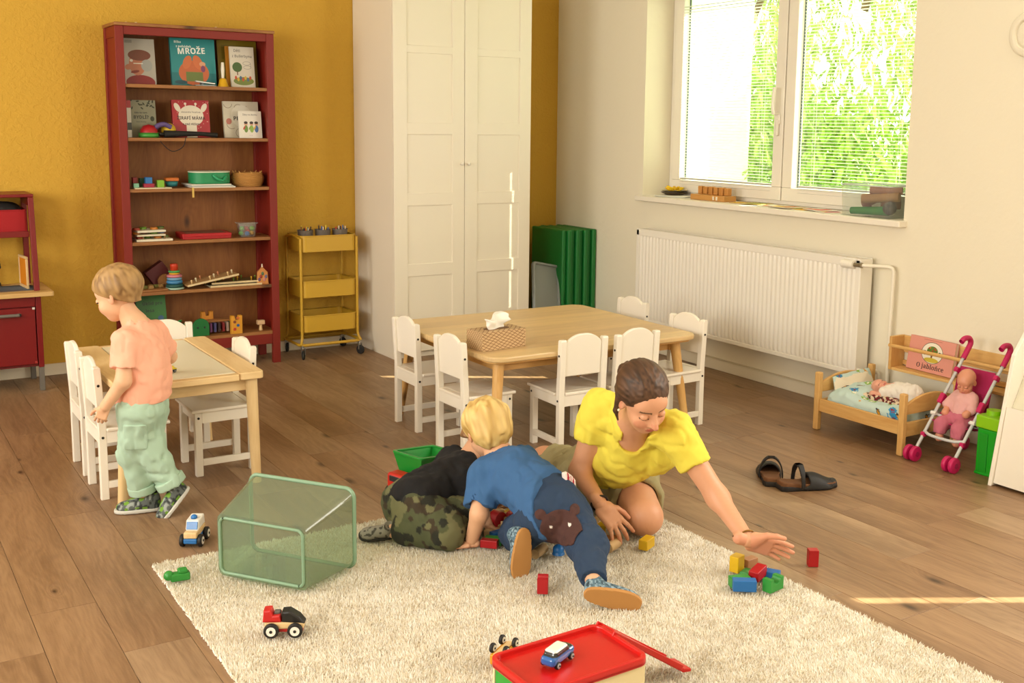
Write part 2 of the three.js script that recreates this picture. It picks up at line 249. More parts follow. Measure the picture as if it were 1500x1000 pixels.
// children's chairs
function makeChair() {
  const c = thing('child_chair', '', 'chair');
  const hw = .126, pw = .029, bz = -.121, fz = .104, wm = mat(0xf1e9d9, .36);
  for (const s of [-1, 1]) {
    const lean = new THREE.Shape(); [[bz, 0], [bz + pw, 0], [bz + pw, .3], [bz + pw - .012, .522], [bz + pw - .018, .527], [bz - .008, .527], [bz - .012, .52], [bz, .3]].forEach((q, i) => (i ? lean.lineTo(...q) : lean.moveTo(...q)));
    mesh('back_post', ext(lean, pw, .003).rotateY(-Math.PI / 2).translate(s * hw + (s > 0 ? 0 : pw), 0, 0), wm, c);
    mesh('front_leg', span(s > 0 ? hw - pw : -hw, s > 0 ? hw : -hw + pw, 0, .271, fz, fz + pw, .003), wm, c);
    const xs = s * (hw - .008);
    mesh('side_rail', span(xs - .008, xs + .008, .226, .271, bz + pw, fz, .001), wm, c);
    mesh('stretcher', span(xs - .008, xs + .008, .045, .072, bz + pw, fz, .002), wm, c);
    for (const [y, z] of [[.249, fz + .0145], [.249, bz + .0145], [.455, bz + .006]]) mesh('screw_cap', cyl(.0052, .0052, .003, 0, 0, 0, 12).rotateZ(Math.PI / 2).translate(s * (hw + .0004), y, z), M.black, c);
  }
  mesh('front_rail', span(-hw + pw, hw - pw, .226, .271, fz + .004, fz + .02, .001), wm, c);
  mesh('back_rail', span(-hw + pw, hw - pw, .222, .271, bz + .004, bz + .022, .001), wm, c);
  mesh('seat', [box(.272, .015, .24, 0, .2785, .027, .006, 2), box(.19, .015, .03, 0, .2785, -.106, .004, 1)], mat(0xefe6d5, .3), c);
  const s = new THREE.Shape(), w = hw - pw; s.moveTo(-w, .358); s.lineTo(w, .358); s.lineTo(w, .508); s.lineTo(w - .006, .513); s.quadraticCurveTo(.05, .552, 0, .548); s.quadraticCurveTo(-.05, .552, -w + .006, .513); s.lineTo(-w, .508);
  const g = ext(s, .017, .004); g.rotateX(.055 * -1).translate(0, .0, bz + .026);
  mesh('backrest', g, wm, c);
  return c;
}
const chair = makeChair();
const placeChair = (() => { let first = true; return (x, z, turn, label, group) => { if (first) { first = false; chair.position.set(x, 0, z); chair.rotation.y = turn; chair.userData.label = label; if (group) chair.userData.group = group; return chair; } return dup(chair, [x, 0, z], turn, label, group); }; })();
const Q = Math.PI / 2;
placeChair(-2.075, 2.02, Q, 'white wooden child chair at the end of the big oak table nearer the wardrobe', 'chairs round the big table');
placeChair(-2.10, 2.515, Q + .03, 'white wooden child chair right beside the tissue box end of the big table', 'chairs round the big table');
placeChair(-1.69, 2.68, Math.PI - .02, 'white wooden child chair seen from behind, pulled out left of the woman', 'chairs round the big table');
placeChair(-1.40, 2.69, Math.PI + .02, 'white wooden child chair directly behind the woman\'s head', 'chairs round the big table');
placeChair(-.955, 2.045, -Q, 'white wooden child chair between table and radiator, only its top showing', 'chairs round the big table');
placeChair(-1.03, 2.60, -Q + .04, 'white wooden child chair at the table corner between table and radiator', 'chairs round the big table');
placeChair(-3.545, 2.25, Q + .02, 'white wooden child chair beside the standing boy, its back next to his hand', 'chairs round the small table');
placeChair(-3.545, 1.905, Q, 'white wooden child chair mostly hidden behind the chair by the standing boy', 'chairs round the small table');
placeChair(-3.14, 2.155, -Q, 'white wooden child chair tucked under the small table by its splayed leg', 'chairs round the small table');
placeChair(-3.21, 1.685, 0, 'white wooden child chair at the small table in front of the red bookcase', 'chairs round the small table');
{ // big table
  const t = thing('kids_table', 'large low ash table with rounded corners and a tissue box on it', 'table', [-1.57, 0, 2.26]);
  const hx = .58, hz = .52, s = rrect(2 * hx, 2 * hz, .075), tones = [0xfaf0dc, 0xffffff, 0xf2e2c4];
  // top: staves glued edge to edge, chamfered underneath
  const top = ext(s, .024, .006); top.rotateX(Q).translate(0, .475, 0); 
  mesh('tabletop', grain(top, 'x'), mat(0xf8ecd6, .4, { map: tableTex() }), t);
  const under = ext(rrect(2 * hx - .03, 2 * hz - .03, .07), .012, .004); under.rotateX(Q).translate(0, .453, 0);
  mesh('top_underside', grain(under, 'x'), M.pine, t);
  for (const a of [-1, 1]) for (const b of [-1, 1]) mesh('leg', grain(rod([a * (hx - .035), 0, b * (hz - .045)], [a * (hx - .085), .445, b * (hz - .095)], .017, .026, 18), 'y', a + b), M.pine, t);
  for (const a of [-1, 1]) mesh('apron', grain(span(a * (hx - .1) - .011, a * (hx - .1) + .011, .39, .443, -hz + .1, hz - .1, .002), 'z'), M.pine, t);
  for (const b of [-1, 1]) mesh('apron', grain(span(-hx + .1, hx - .1, .39, .443, b * (hz - .12) - .011, b * (hz - .12) + .011, .002), 'x'), M.pine, t);
}
function tableTex() { // broad staves of slightly different tone
  return dataTex(512, 512, (u, v) => { const k = Math.floor(v * 11), tone = hash(k, 5, 8), g = fbm(u * 3, v * 90, 3, 90, 3, 12), f = noise2(u * 30, v * 300, 30, 300, 14), d = .93 + .07 * tone - .09 * (g - .5) - .05 * (f - .5); return [226 * d, (199 + 4 * tone) * d, 160 * d]; }, [1.3, 1.21]);
}
{ // small table with a storage lid
  const t = thing('kids_table', 'small birch play table with a pale panel top beside the standing boy', 'table', [-3.34, 0, 2.11]);
  const hx = .28, hz = .42, y = .478;
  for (const s of [-1, 1]) mesh('side_board', grain(ext(rrect(.098, 2 * hz, .02), .03, .004).rotateX(Q).translate(s * (hx - .049), y, 0), 'z', s), M.birch, t);
  for (const s of [-1, 1]) mesh('end_board', grain(span(-hx + .1, hx - .1, y - .03, y - .004, s > 0 ? hz - .035 : -hz, s > 0 ? hz : -hz + .035, .003), 'x', s), M.birch, t);
  mesh('top_panel', [span(-hx + .104, hx - .104, y - .018, y - .003, -hz + .036, hz - .038, .002)], mat(0xe5dcc0, .35), t);
  mesh('apron', grain(join([span(-hx + .06, hx - .06, y - .085, y - .03, hz - .08, hz - .06), span(-hx + .06, hx - .06, y - .085, y - .03, -hz + .06, -hz + .08), span(-hx + .045, -hx + .065, y - .085, y - .03, -hz + .06, hz - .06), span(hx - .065, hx - .045, y - .085, y - .03, -hz + .06, hz - .06)]), 'z'), M.birch, t);
  for (const a of [-1, 1]) for (const b of [-1, 1]) mesh('leg', grain(rod([a * (hx - .018), 0, b * (hz - .075)], [a * (hx - .04), y - .028, b * (hz - .045)], .019, .024, 18), 'y', a - b), M.birch, t);
  mesh('grip_hole', [cyl(.012, .012, .002, hx - .075, y - .0025, hz - .02, 16)], mat(0xb98d58, .6), t);
}
// rug with a cut pile
{
  const r = thing('rug', 'large cream shaggy rug on the wooden floor', 'rug', [-2.795, 0, 4.29]);
  const hx = .86, hz = 1.15;
  mesh('backing', ext(rrect(2 * hx - .02, 2 * hz - .02, .02), .006, .001).rotateX(-Q).translate(0, 0, 0), mat(0xe6dac2, .95), r);
  const tuft = new THREE.ConeGeometry(.0028, .0165, 4, 1, true).translate(0, .00825, 0), N = 240000;
  const pile = new THREE.InstancedMesh(tuft, mat(0xffffff, .95), N); pile.name = 'pile'; pile.userData.kind = 'stuff'; pile.castShadow = pile.receiveShadow = true;
  const m4 = new THREE.Matrix4(), q = new THREE.Quaternion(), e = new THREE.Euler(), col = new THREE.Color(), cols = [C(0xf5eede), C(0xf0e6d2), C(0xe6d9c0), C(0xfaf5ea)];
  for (let i = 0; i < N; i++) {
    const x = rr(-hx, hx), z = rr(-hz, hz), cl = noise2(x * 22 + 50, z * 22 + 50, 1 << 20, 1 << 20, 7), cl2 = noise2(x * 5 + 9, z * 5 + 9, 1 << 20, 1 << 20, 17), a = cl2 * 7 + cl * 6 + rr(-1, 1);
    const tilt = .25 + .6 * rnd(); e.set(tilt * Math.cos(a), rnd() * 6.28, tilt * Math.sin(a)); q.setFromEuler(e);
    m4.compose(new THREE.Vector3(x, .003, z), q, new THREE.Vector3(rr(.9, 1.5), rr(.75, 1.15), rr(.9, 1.5)));
    pile.setMatrixAt(i, m4); col.copy(cols[(rnd() * 4) | 0]); pile.setColorAt(i, col);
  }
  r.add(pile);
}
// ---------- distance-field modelling (figures, cloth, soft things) ----------
const sub = (a, b) => [a[0] - b[0], a[1] - b[1], a[2] - b[2]], add = (a, b, t = 1) => [a[0] + b[0] * t, a[1] + b[1] * t, a[2] + b[2] * t], dot = (a, b) => a[0] * b[0] + a[1] * b[1] + a[2] * b[2];
const norm = (a) => { const l = Math.hypot(...a); return [a[0] / l, a[1] / l, a[2] / l]; }, cross = (a, b) => [a[1] * b[2] - a[2] * b[1], a[2] * b[0] - a[0] * b[2], a[0] * b[1] - a[1] * b[0]], mixp = (a, b, t) => [lerp(a[0], b[0], t), lerp(a[1], b[1], t), lerp(a[2], b[2], t)];
function cap(a, b, ra, rb = ra) {
  const d = sub(b, a), L = dot(d, d) || 1e-9;
  return (x, y, z) => { const px = x - a[0], py = y - a[1], pz = z - a[2], t = clamp((px * d[0] + py * d[1] + pz * d[2]) / L); return Math.hypot(px - d[0] * t, py - d[1] * t, pz - d[2] * t) - (ra + (rb - ra) * t); };
}
const ballD = (c, r) => (x, y, z) => Math.hypot(x - c[0], y - c[1], z - c[2]) - r;
function ell(c, r, fr) { // fr: optional frame {x, y, z} of unit axes
  return (x, y, z) => { let p = [x - c[0], y - c[1], z - c[2]]; if (fr) p = [dot(p, fr.x), dot(p, fr.y), dot(p, fr.z)]; const a = p[0] / r[0], b = p[1] / r[1], q = p[2] / r[2], k0 = Math.hypot(a, b, q), k1 = Math.hypot(a / r[0], b / r[1], q / r[2]); return k1 < 1e-9 ? -Math.min(...r) : k0 * (k0 - 1) / k1; };
}
function rbox(c, h, r, fr) { return (x, y, z) => { let p = [x - c[0], y - c[1], z - c[2]]; if (fr) p = [dot(p, fr.x), dot(p, fr.y), dot(p, fr.z)]; const a = Math.abs(p[0]) - h[0] + r, b = Math.abs(p[1]) - h[1] + r, q = Math.abs(p[2]) - h[2] + r; return Math.hypot(Math.max(a, 0), Math.max(b, 0), Math.max(q, 0)) + Math.min(Math.max(a, b, q), 0) - r; }; }
const plane = (p, n) => { const u = norm(n), k = dot(u, p); return (x, y, z) => x * u[0] + y * u[1] + z * u[2] - k; };
const smin = (a, b, k) => { const h = Math.max(k - Math.abs(a - b), 0) / k; return Math.min(a, b) - h * h * k * .25; };
const U = (k, ...f) => (x, y, z) => { let d = f[0](x, y, z); for (let i = 1; i < f.length; i++) d = smin(d, f[i](x, y, z), k); return d; };
const cut = (f, ...g) => (x, y, z) => { let d = f(x, y, z); for (const q of g) d = Math.max(d, q(x, y, z)); return d; };
const less = (f, g, k = .004) => (x, y, z) => -smin(-f(x, y, z), g(x, y, z), k);
const bumpy = (f, fn) => (x, y, z) => { const d = f(x, y, z); return Math.abs(d) < .06 ? d + fn(x, y, z) : d; };
const off = (f, o) => (x, y, z) => f(x, y, z) - o;
const frameOf = (fwd, up) => { const z = norm(fwd), x = norm(cross(up, z)), y = cross(z, x); return { x, y, z }; };
const place = (g, fr, o, s = 1) => g.applyMatrix4(new THREE.Matrix4().makeBasis(V(fr.x), V(fr.y), V(fr.z)).scale(new THREE.Vector3(s, s, s)).setPosition(...o));
// naive surface nets
function sdfGeo(f, lo, hi, c, color) {
  const n = [0, 1, 2].map((i) => Math.ceil((hi[i] - lo[i]) / c) + 2), [nx, ny, nz] = n, F = new Float32Array(nx * ny * nz), S = 4;
  for (let k = 0; k < nz; k += S) for (let j = 0; j < ny; j += S) for (let i = 0; i < nx; i += S) {
    const d0 = f(lo[0] + (i + 1.5) * c, lo[1] + (j + 1.5) * c, lo[2] + (k + 1.5) * c), far = Math.abs(d0) > c * S * 1.7 + .006;
    for (let kk = k; kk < Math.min(k + S, nz); kk++) for (let jj = j; jj < Math.min(j + S, ny); jj++) for (let ii = i; ii < Math.min(i + S, nx); ii++) F[(kk * ny + jj) * nx + ii] = far ? d0 : f(lo[0] + ii * c, lo[1] + jj * c, lo[2] + kk * c);
  }
  const at = new Int32Array(F.length).fill(-1), pos = [], idx = [], sy = nx, sz = nx * ny, o8 = [0, 1, sy, sy + 1, sz, sz + 1, sz + sy, sz + sy + 1];
  for (let k = 0; k < nz - 1; k++) for (let j = 0; j < ny - 1; j++) for (let i = 0; i < nx - 1; i++) {
    const b = k * sz + j * sy + i; let m = 0; for (let q = 0; q < 8; q++) if (F[b + o8[q]] < 0) m |= 1 << q;
    if (m === 0 || m === 255) continue;
    let x = 0, y = 0, z = 0, e = 0;
    for (let q = 0; q < 8; q++) for (const w of [1, 2, 4]) if (!(q & w)) { const a = F[b + o8[q]], d = F[b + o8[q | w]]; if ((a < 0) !== (d < 0)) { const t = a / (a - d); x += (q & 1) + (w === 1 ? t : 0); y += ((q >> 1) & 1) + (w === 2 ? t : 0); z += ((q >> 2) & 1) + (w === 4 ? t : 0); e++; } }
    at[b] = pos.length / 3; pos.push(lo[0] + (i + x / e) * c, lo[1] + (j + y / e) * c, lo[2] + (k + z / e) * c);
  }
  const quad = (a, b, d, e, flip) => { if (a < 0 || b < 0 || d < 0 || e < 0) return; flip ? idx.push(a, d, b, b, d, e) : idx.push(a, b, d, d, b, e); };
  for (let k = 1; k < nz - 1; k++) for (let j = 1; j < ny - 1; j++) for (let i = 1; i < nx - 1; i++) {
    const b = k * sz + j * sy + i, s = F[b] < 0;
    if (s !== (F[b + 1] < 0)) quad(at[b - sy - sz], at[b - sz], at[b - sy], at[b], !s);
    if (s !== (F[b + sy] < 0)) quad(at[b - 1 - sz], at[b - 1], at[b - sz], at[b], !s);
    if (s !== (F[b + sz] < 0)) quad(at[b - 1 - sy], at[b - sy], at[b - 1], at[b], !s);
  }
  const g = new THREE.BufferGeometry(); g.setAttribute('position', new THREE.Float32BufferAttribute(pos, 3)); g.setIndex(idx); g.computeVertexNormals();
  g.setAttribute('uv', new THREE.BufferAttribute(new Float32Array(pos.length / 3 * 2), 2));
  if (color) { const cl = new Float32Array(pos.length); for (let i = 0; i < pos.length; i += 3) { const q = color(pos[i], pos[i + 1], pos[i + 2]); cl[i] = q.r; cl[i + 1] = q.g; cl[i + 2] = q.b; } g.setAttribute('color', new THREE.BufferAttribute(cl, 3)); }
  return g;
}
const merge = (gs) => mergeGeometries(gs);   // keeps vertex colours
const soft = (name, g, m, parent) => { const o = new THREE.Mesh(g, m); o.name = name; o.castShadow = o.receiveShadow = true; parent.add(o); return o; };
const vcol = (rough = .6, more) => new THREE.MeshPhysicalMaterial({ color: 0xffffff, vertexColors: true, roughness: rough, ...more });
const around = (pts, r) => [[0, 1, 2].map((i) => Math.min(...pts.map((p) => p[i])) - r), [0, 1, 2].map((i) => Math.max(...pts.map((p) => p[i])) + r)];
// ---------- more furniture and larger things ----------
const trayGeo = (w, d, h, r, t = .004) => { const s = rrect(w, d, r), hole = new THREE.Path(); rrect(w - 2 * t, d - 2 * t, r - t, hole); s.holes.push(hole); const wall = ext(s, h, .001).rotateX(-Q), rimS = rrect(w + .008, d + .008, r + .004), rh = new THREE.Path(); rrect(w - 2 * t, d - 2 * t, r - t, rh); rimS.holes.push(rh); return [wall, ext(rimS, .007, .002).rotateX(-Q).translate(0, h - .007, 0), ext(rrect(w - .002, d - .002, r), .004, .001).rotateX(-Q)]; };
{ // yellow trolley
  const t = thing('trolley', 'mustard yellow metal trolley on castors between bookcase and wardrobe', 'trolley', [-1.888, 0, .165]);
  const ym = mat(0xc99f2e, .38), hx = .17, hz = .125;
  for (const [y0, y1] of [[.165, .27], [.383, .487], [.668, .77]]) mesh('tray', trayGeo(.36, .27, y1 - y0, .035).map((g) => g.translate(0, y0, 0)), ym, t);
  for (const s of [-1, 1]) mesh('side_frame', [bent([[s * (hx + .015), .755, -hz], [s * (hx + .015), .12, -hz], [s * (hx + .03), .088, -hz - .02]], .0085, .03), bent([[s * (hx + .015), .755, hz], [s * (hx + .015), .12, hz], [s * (hx + .03), .088, hz + .02]], .0085, .03)].flatMap((g) => g).concat([bent([[s * (hx + .015), .75, -hz], [s * (hx + .015), .765, 0], [s * (hx + .015), .75, hz]], .0085, .02)]), ym, t);
  mesh('base_frame', bent([[0, .088, hz + .022], [hx + .035, .088, hz + .022], [hx + .035, .088, -hz - .022], [-hx - .035, .088, -hz - .022], [-hx - .035, .088, hz + .022], [0, .088, hz + .022]], .0095, .05), ym, t);
  for (const a of [-1, 1]) for (const b of [-1, 1]) {
    const c = mesh('castor', [cyl(.007, .007, .02, a * (hx + .02), .076, b * (hz + .02), 12), box(.004, .045, .016, a * (hx + .02) - .011, .052, b * (hz + .02) + .006, .001), box(.004, .045, .016, a * (hx + .02) + .011, .052, b * (hz + .02) + .006, .001), box(.026, .005, .018, a * (hx + .02), .072, b * (hz + .02) + .003, .001)], M.steel, t);
    mesh('wheel', lathe([[0, -.008], [.024, -.008], [.029, -.004], [.029, .004], [.024, .008], [0, .008]]).rotateZ(Q).rotateY(.5 * a).translate(a * (hx + .02), .029, b * (hz + .02) + .01), M.rubber, c);
  }
  [[-.115, 'beside the bookcase'], [0, 'in the middle of the trolley'], [.115, 'beside the wardrobe']].forEach(([dx, w]) => {
    const c = thing('pencil_cup', 'grey pencil cup ' + w + ' on the top tray', 'pencil cup', [-1.888 + dx, .672, .19], 0, 'cups on the trolley');
    mesh('cup', lathe([[0, 0], [.04, 0], [.049, .125], [.051, .125], [.047, .12], [.04, .004], [0, .004]], 24), mat(0x6e6459, .55), c);
    const cl = [0xc8271e, 0xe9cf49, 0x2a2a2a, 0xd97b1f, 0xefe6d2, 0x8a5a30, 0x3e6db0];
    for (let i = 0; i < 9; i++) { const a = i * 2.4, r = .026 * Math.sqrt((i + .5) / 9), p = mesh('felt_pen', rod([r * Math.cos(a), .006, r * Math.sin(a)], [1.35 * r * Math.cos(a), .135 + .02 * hash(i, 4, dx * 100 | 0), 1.35 * r * Math.sin(a)], .0042, .0036, 6), mat(cl[(i + (dx > 0 ? 3 : dx < 0 ? 1 : 5)) % 7], .5), c); }
  });
}
{ // red play kitchen, only its right end is in view
  const k = thing('play_kitchen', 'red wooden play kitchen with birch worktop against the yellow wall', 'play kitchen', [-3.56, 0, 0]);
  const rm = mat(0x760a0d, .4), L = -.7;
  for (const x of [-.028, L]) mesh('side_post', [span(x, x + .028, .13, .52, .02, .375, .003), bar([x + .014, .545, .345], [x + .014, 1.043, .285], .028, .028), bar([x + .014, .545, .03], [x + .014, 1.043, .03], .028, .028), span(x + .001, x + .027, 1.0, 1.044, .046, .27, .002)], rm, k);
  for (const x of [-.027, L + .001]) for (const z of [.03, .345]) mesh('leg', span(x, x + .026, 0, .131, z, z + .028, .003), mat(0x6b655c, .5), k);
  mesh('top_panel', [span(L, 0, 1.045, 1.062, .01, .3, .003)], rm, k);
  mesh('upper_shelf', [span(L + .03, -.03, .838, .856, .03, .29, .002)], rm, k);
  mesh('shelf_front', [span(L + .03, -.03, .832, .864, .29, .302, .002)], rm, k);
  mesh('cabinet_body', [span(L + .03, -.03, .135, .52, .02, .36, 0)], mat(0x660a0c, .5), k);
  mesh('top_strip', [span(L + .03, -.03, .465, .52, .362, .374, .002)], rm, k);
  const d = mesh('door', [span(-.36, -.033, .15, .46, .362, .376, .004)], rm, k);
  mesh('handle', [tube([[-.30, .425, .378], [-.297, .425, .397], [-.28, .427, .402], [-.13, .427, .402], [-.113, .425, .397], [-.11, .425, .378]], .009, 40, 10)], mat(0x6e675f, .45), d);
  mesh('hinge', [box(.014, .012, .006, -.04, .455, .378, .002)], mat(0xd8d2c6, .4), d);
  mesh('hinge', [box(.014, .012, .006, -.04, .16, .378, .002)], mat(0xa0342d, .4), d);
  const d2 = mesh('door', [span(-.668, -.366, .15, .46, .362, .376, .004)], rm, k);
  mesh('handle', [box(.12, .014, .014, -.51, .43, .385, .004)], mat(0x6e675f, .45), d2);
  mesh('worktop', grain(ext((() => { const s = rrect(.79, .41, .012), h = new THREE.Path(); rrect(.25, .22, .06, h, .21, .0); s.holes.push(h); return s; })(), .024, .003).rotateX(-Q).translate(-.335, .522, .215), 'x'), mat(0xeadfc8, .45, { map: T.birch }), k);
  mesh('sink', trayGeo(.248, .218, .07, .06, .004).map((g) => g.translate(-.125, .478, .215)), mat(0x5e605f, .35), k);
  mesh('tap', [cyl(.022, .026, .02, -.18, .556, .08), tube([[-.18, .56, .08], [-.18, .65, .08], [-.18, .70, .11], [-.18, .685, .17], [-.18, .66, .19]], .016, 30, 12)], mat(0x33322f, .4), k);
  const p = thing('picture_frame', 'small wooden frame with orange board leaning in the play kitchen', 'frame', [-3.615, .548, .2], -Q + .1);
  mesh('board', box(.15, .15, .004, 0, .09, 0, .001), mat(0xd98412, .6), p);
  mesh('border', grain(join([box(.166, .014, .012, 0, .007, 0), box(.166, .014, .012, 0, .168, 0), box(.014, .147, .012, .076, .0875, 0), box(.014, .147, .012, -.076, .0875, 0)]), 'x'), M.birch, p);
  const b = thing('storage_box', 'red fabric box with black contents on the play kitchen shelf', 'box', [-3.685, .857, .15]);
  mesh('box_body', trayGeo(.19, .2, .12, .015, .006).map((g) => g.translate(0, 0, 0)), mat(0xa31419, .8), b);
  soft('black_cloth', sdfGeo(bumpy(ell([0, .11, 0], [.085, .05, .085]), (x, y, z) => .012 * (noise3(x * 40, y * 40, z * 40) - .5)), [-.11, .04, -.11], [.11, .18, .11], .008), mat(0x201c1b, .8), b);
}
{ // green folding mats in the corner
  const g = thing('folding_mat', 'stack of green folded gym mats standing in the room corner', 'gym mat', [-.142, 0, .315]);
  const n = 8, w = .274 / n, a = mat(0x15732e, .45);
  for (let i = 0; i < n; i++) mesh('panel', box(w - .0015, .742 + .012 * hash(i, 3), .40, -.137 + w * (i + .5), .377, i % 2 ? .016 : -.006, .011, 3), a, g);
  const l = thing('plastic_tray', 'translucent grey plastic tray leaning against the gym mats', 'tray', [-.46, .005, .60]);
  const s = ext(rrect(.30, .54, .03), .008, .003), m = new THREE.Matrix4().makeRotationX(-.2);
  const rim = (() => { const q = rrect(.30, .54, .03), h = new THREE.Path(); rrect(.27, .51, .02, h); q.holes.push(h); return ext(q, .024, .004); })();
  const gm = new THREE.MeshPhysicalMaterial({ color: 0xa4aaa6, roughness: .45, transmission: .25, thickness: 0 });
  mesh('panel', s.translate(0, .27, 0).applyMatrix4(m), gm, l); mesh('rim', rim.translate(0, .27, 0).applyMatrix4(m), gm, l);
  l.rotation.set(0, .35, -.2);
}
{ // doll bed
  const b = thing('doll_bed', 'pine doll bed with printed bedding beside the radiator', 'doll bed', [-.28, 0, 3.325]);
  const hx = .19, hz = .255;
  for (const [z, top, nm] of [[-hz, .288, 'headboard'], [hz, .288, 'footboard']]) {
    for (const s of [-1, 1]) mesh('post', grain(span(s * hx - .014, s * hx + .014, 0, top, z - .016, z + .016, .006), 'y', s), M.pine, b);
    const sh = new THREE.Shape(); sh.moveTo(-hx + .014, top - .1); sh.lineTo(hx - .014, top - .1); sh.lineTo(hx - .014, top - .055); sh.quadraticCurveTo(0, top + .025, -hx + .014, top - .055); sh.lineTo(-hx + .014, top - .1);
    mesh(nm, grain(ext(sh, .016, .003).translate(0, 0, z - .008), 'x', z), M.pine, b);
    mesh('end_rail', grain(span(-hx + .014, hx - .014, .085, .15, z - .008, z + .008, .002), 'x', z), M.pine, b);
  }
  for (const s of [-1, 1]) mesh('side_rail', grain(span(s * hx - .008, s * hx + .008, .095, .158, -hz + .016, hz - .016, .003), 'z', s), M.pine, b);
  mesh('slat_base', [span(-hx + .01, hx - .01, .105, .112, -hz + .01, hz - .01, 0)], M.pine, b);
  // printed bedding: scattered small motifs on pale blue
  const motif = (x, y, z) => { const base = C(0xbed3cc), cs = [C(0x2c2a2e), C(0x2a86b8), C(0x7fae2c), C(0xd99a1c), C(0x8c1b20), C(0xf0ead8)]; const gx = x * 17, gz = (z + y * .6) * 17; const cx = Math.floor(gx), cz = Math.floor(gz); for (let i = -1; i <= 1; i++) for (let j = -1; j <= 1; j++) { const h = hash(cx + i + 90, cz + j + 90, 3); if (h > .8) continue; const px = cx + i + hash(cx + i + 90, cz + j + 90, 4), pz = cz + j + hash(cx + i + 90, cz + j + 90, 5), d = Math.hypot(gx - px, gz - pz) + .25 * noise3(x * 160, y * 160, z * 160); if (d < .22 + .3 * h) return cs[(hash(cx + i, cz + j, 6) * 3 + (d < .25 ? 3 : 0)) | 0]; } return base; };
  const bed = thing('duvet', 'pale blue duvet with small dark and green prints in the doll bed', 'duvet', [-.28, 0, 3.325]);
  soft('cover', sdfGeo(bumpy(U(.05, rbox([0, .155, 0], [.17, .042, .232], .035), ell([-.02, .18, -.13], [.13, .05, .09])), (x, y, z) => .022 * (noise3(x * 18, y * 18, z * 14, 2) - .5) + .008 * (noise3(x * 45, y * 45, z * 45) - .5)), [-.21, .1, -.26], [.21, .27, .26], .0045, motif), vcol(.85), bed);
  const pl = thing('doll_pillow', 'small cream pillow standing up at the head of the doll bed', 'pillow', [-.265, .19, 3.12]);
  const pf = { x: norm([1, .1, .1]), y: norm(cross(norm([.0, .35, 1]), norm([1, .1, .1]))), z: norm([0, .35, 1]) };
  soft('case', sdfGeo(bumpy((x, y, z) => { const p = [dot([x, y, z], pf.x), dot([x, y, z], pf.y), dot([x, y, z], pf.z)], e = Math.max(Math.abs(p[0]) / .135, Math.abs(p[1]) / .085), t = .005 + .026 * Math.max(0, 1 - e * e); return Math.max(Math.abs(p[2]) - t, (e - 1) * .085); }, (x, y, z) => .006 * (noise3(x * 30, y * 30, z * 30) - .5)), [-.17, -.13, -.1], [.17, .14, .1], .0045, (x, y, z) => (z < -.014 + .01 * noise3(x * 50, y * 50, 0) || y < -.062 ? motif(x, y, z) : C(0xe7dcc4))), vcol(.85), pl);
}
{ // wall shelf with rail, pink book
  const s = thing('wall_shelf', 'low pine wall shelf with a round front rail above the doll pram', 'shelf', [0, 0, 0]);
  const z0 = 3.19, z1 = 3.98;
  for (const z of [z0, z1]) mesh('end_plate', grain(span(-.105, -.001, .283, .452, z - .008, z + .008, .004), 'y', z), M.pine, s);
  mesh('bottom_board', grain(span(-.1, -.001, .283, .297, z0 + .008, z1 - .008, .002), 'z'), M.pine, s);
  mesh('back_board', grain(span(-.014, -.001, .365, .45, z0 + .008, z1 - .008, .002), 'z', .3), M.pine, s);
  mesh('back_slat', grain(span(-.014, -.001, .302, .325, z0 + .008, z1 - .008, .002), 'z', .6), M.pine, s);
  mesh('front_rail', grain(rod([-.098, .405, z0 - .012], [-.098, .405, z1 + .012], .009, .009, 14), 'z'), M.pine, s);
}
{ // white sloping display cabinet at the right edge
  const c = thing('display_cabinet', 'white cabinet with a sloping end panel beside the green box', 'cabinet', [0, 0, 4.045]);
  const prof = [[-.49, 0], [-.485, .03], [-.392, .545], [-.325, .63], [-.03, .98], [-.004, .98], [-.004, 0]], wm = mat(0xf0e8d8, .4);
  for (const z of [0, .9]) mesh('end_panel', ext(prof, .018, .003).translate(0, 0, z), wm, c);
  const front = [[-.478, .012], [-.464, .012], [-.412, .32], [-.425, .33]];
  mesh('front_board', ext(front, .88, .001).translate(0, 0, .019), wm, c);
  mesh('inner_board', ext([[-.40, .30], [-.39, .30], [-.2, .66], [-.21, .665]], .88, .001).translate(0, 0, .019), mat(0xd7d0b8, .5), c);
  mesh('top_board', ext([[-.2, .64], [-.012, .86], [-.012, .84], [-.19, .625]], .88, .001).translate(0, 0, .019), wm, c);
  mesh('base_board', [span(-.46, -.01, .012, .03, .019, .899, 0), span(-.02, -.006, .03, .9, .019, .899, 0)], wm, c);
}
{ // round white ventilation cover high on the right wall
  const c = thing('vent_cover', 'round white vent cover high on the cream wall', 'vent cover', [-.001, 1.89, 3.76], -Q);
  mesh('ring', lathe([[.062, 0], [.098, 0], [.102, .006], [.094, .016], [.072, .018], [.066, .012], [.062, 0]], 40).rotateX(Q), cream, c);
  mesh('disc', lathe([[0, .012], [.05, .012], [.062, .008], [.064, 0]], 40).rotateX(Q), cream, c);
}
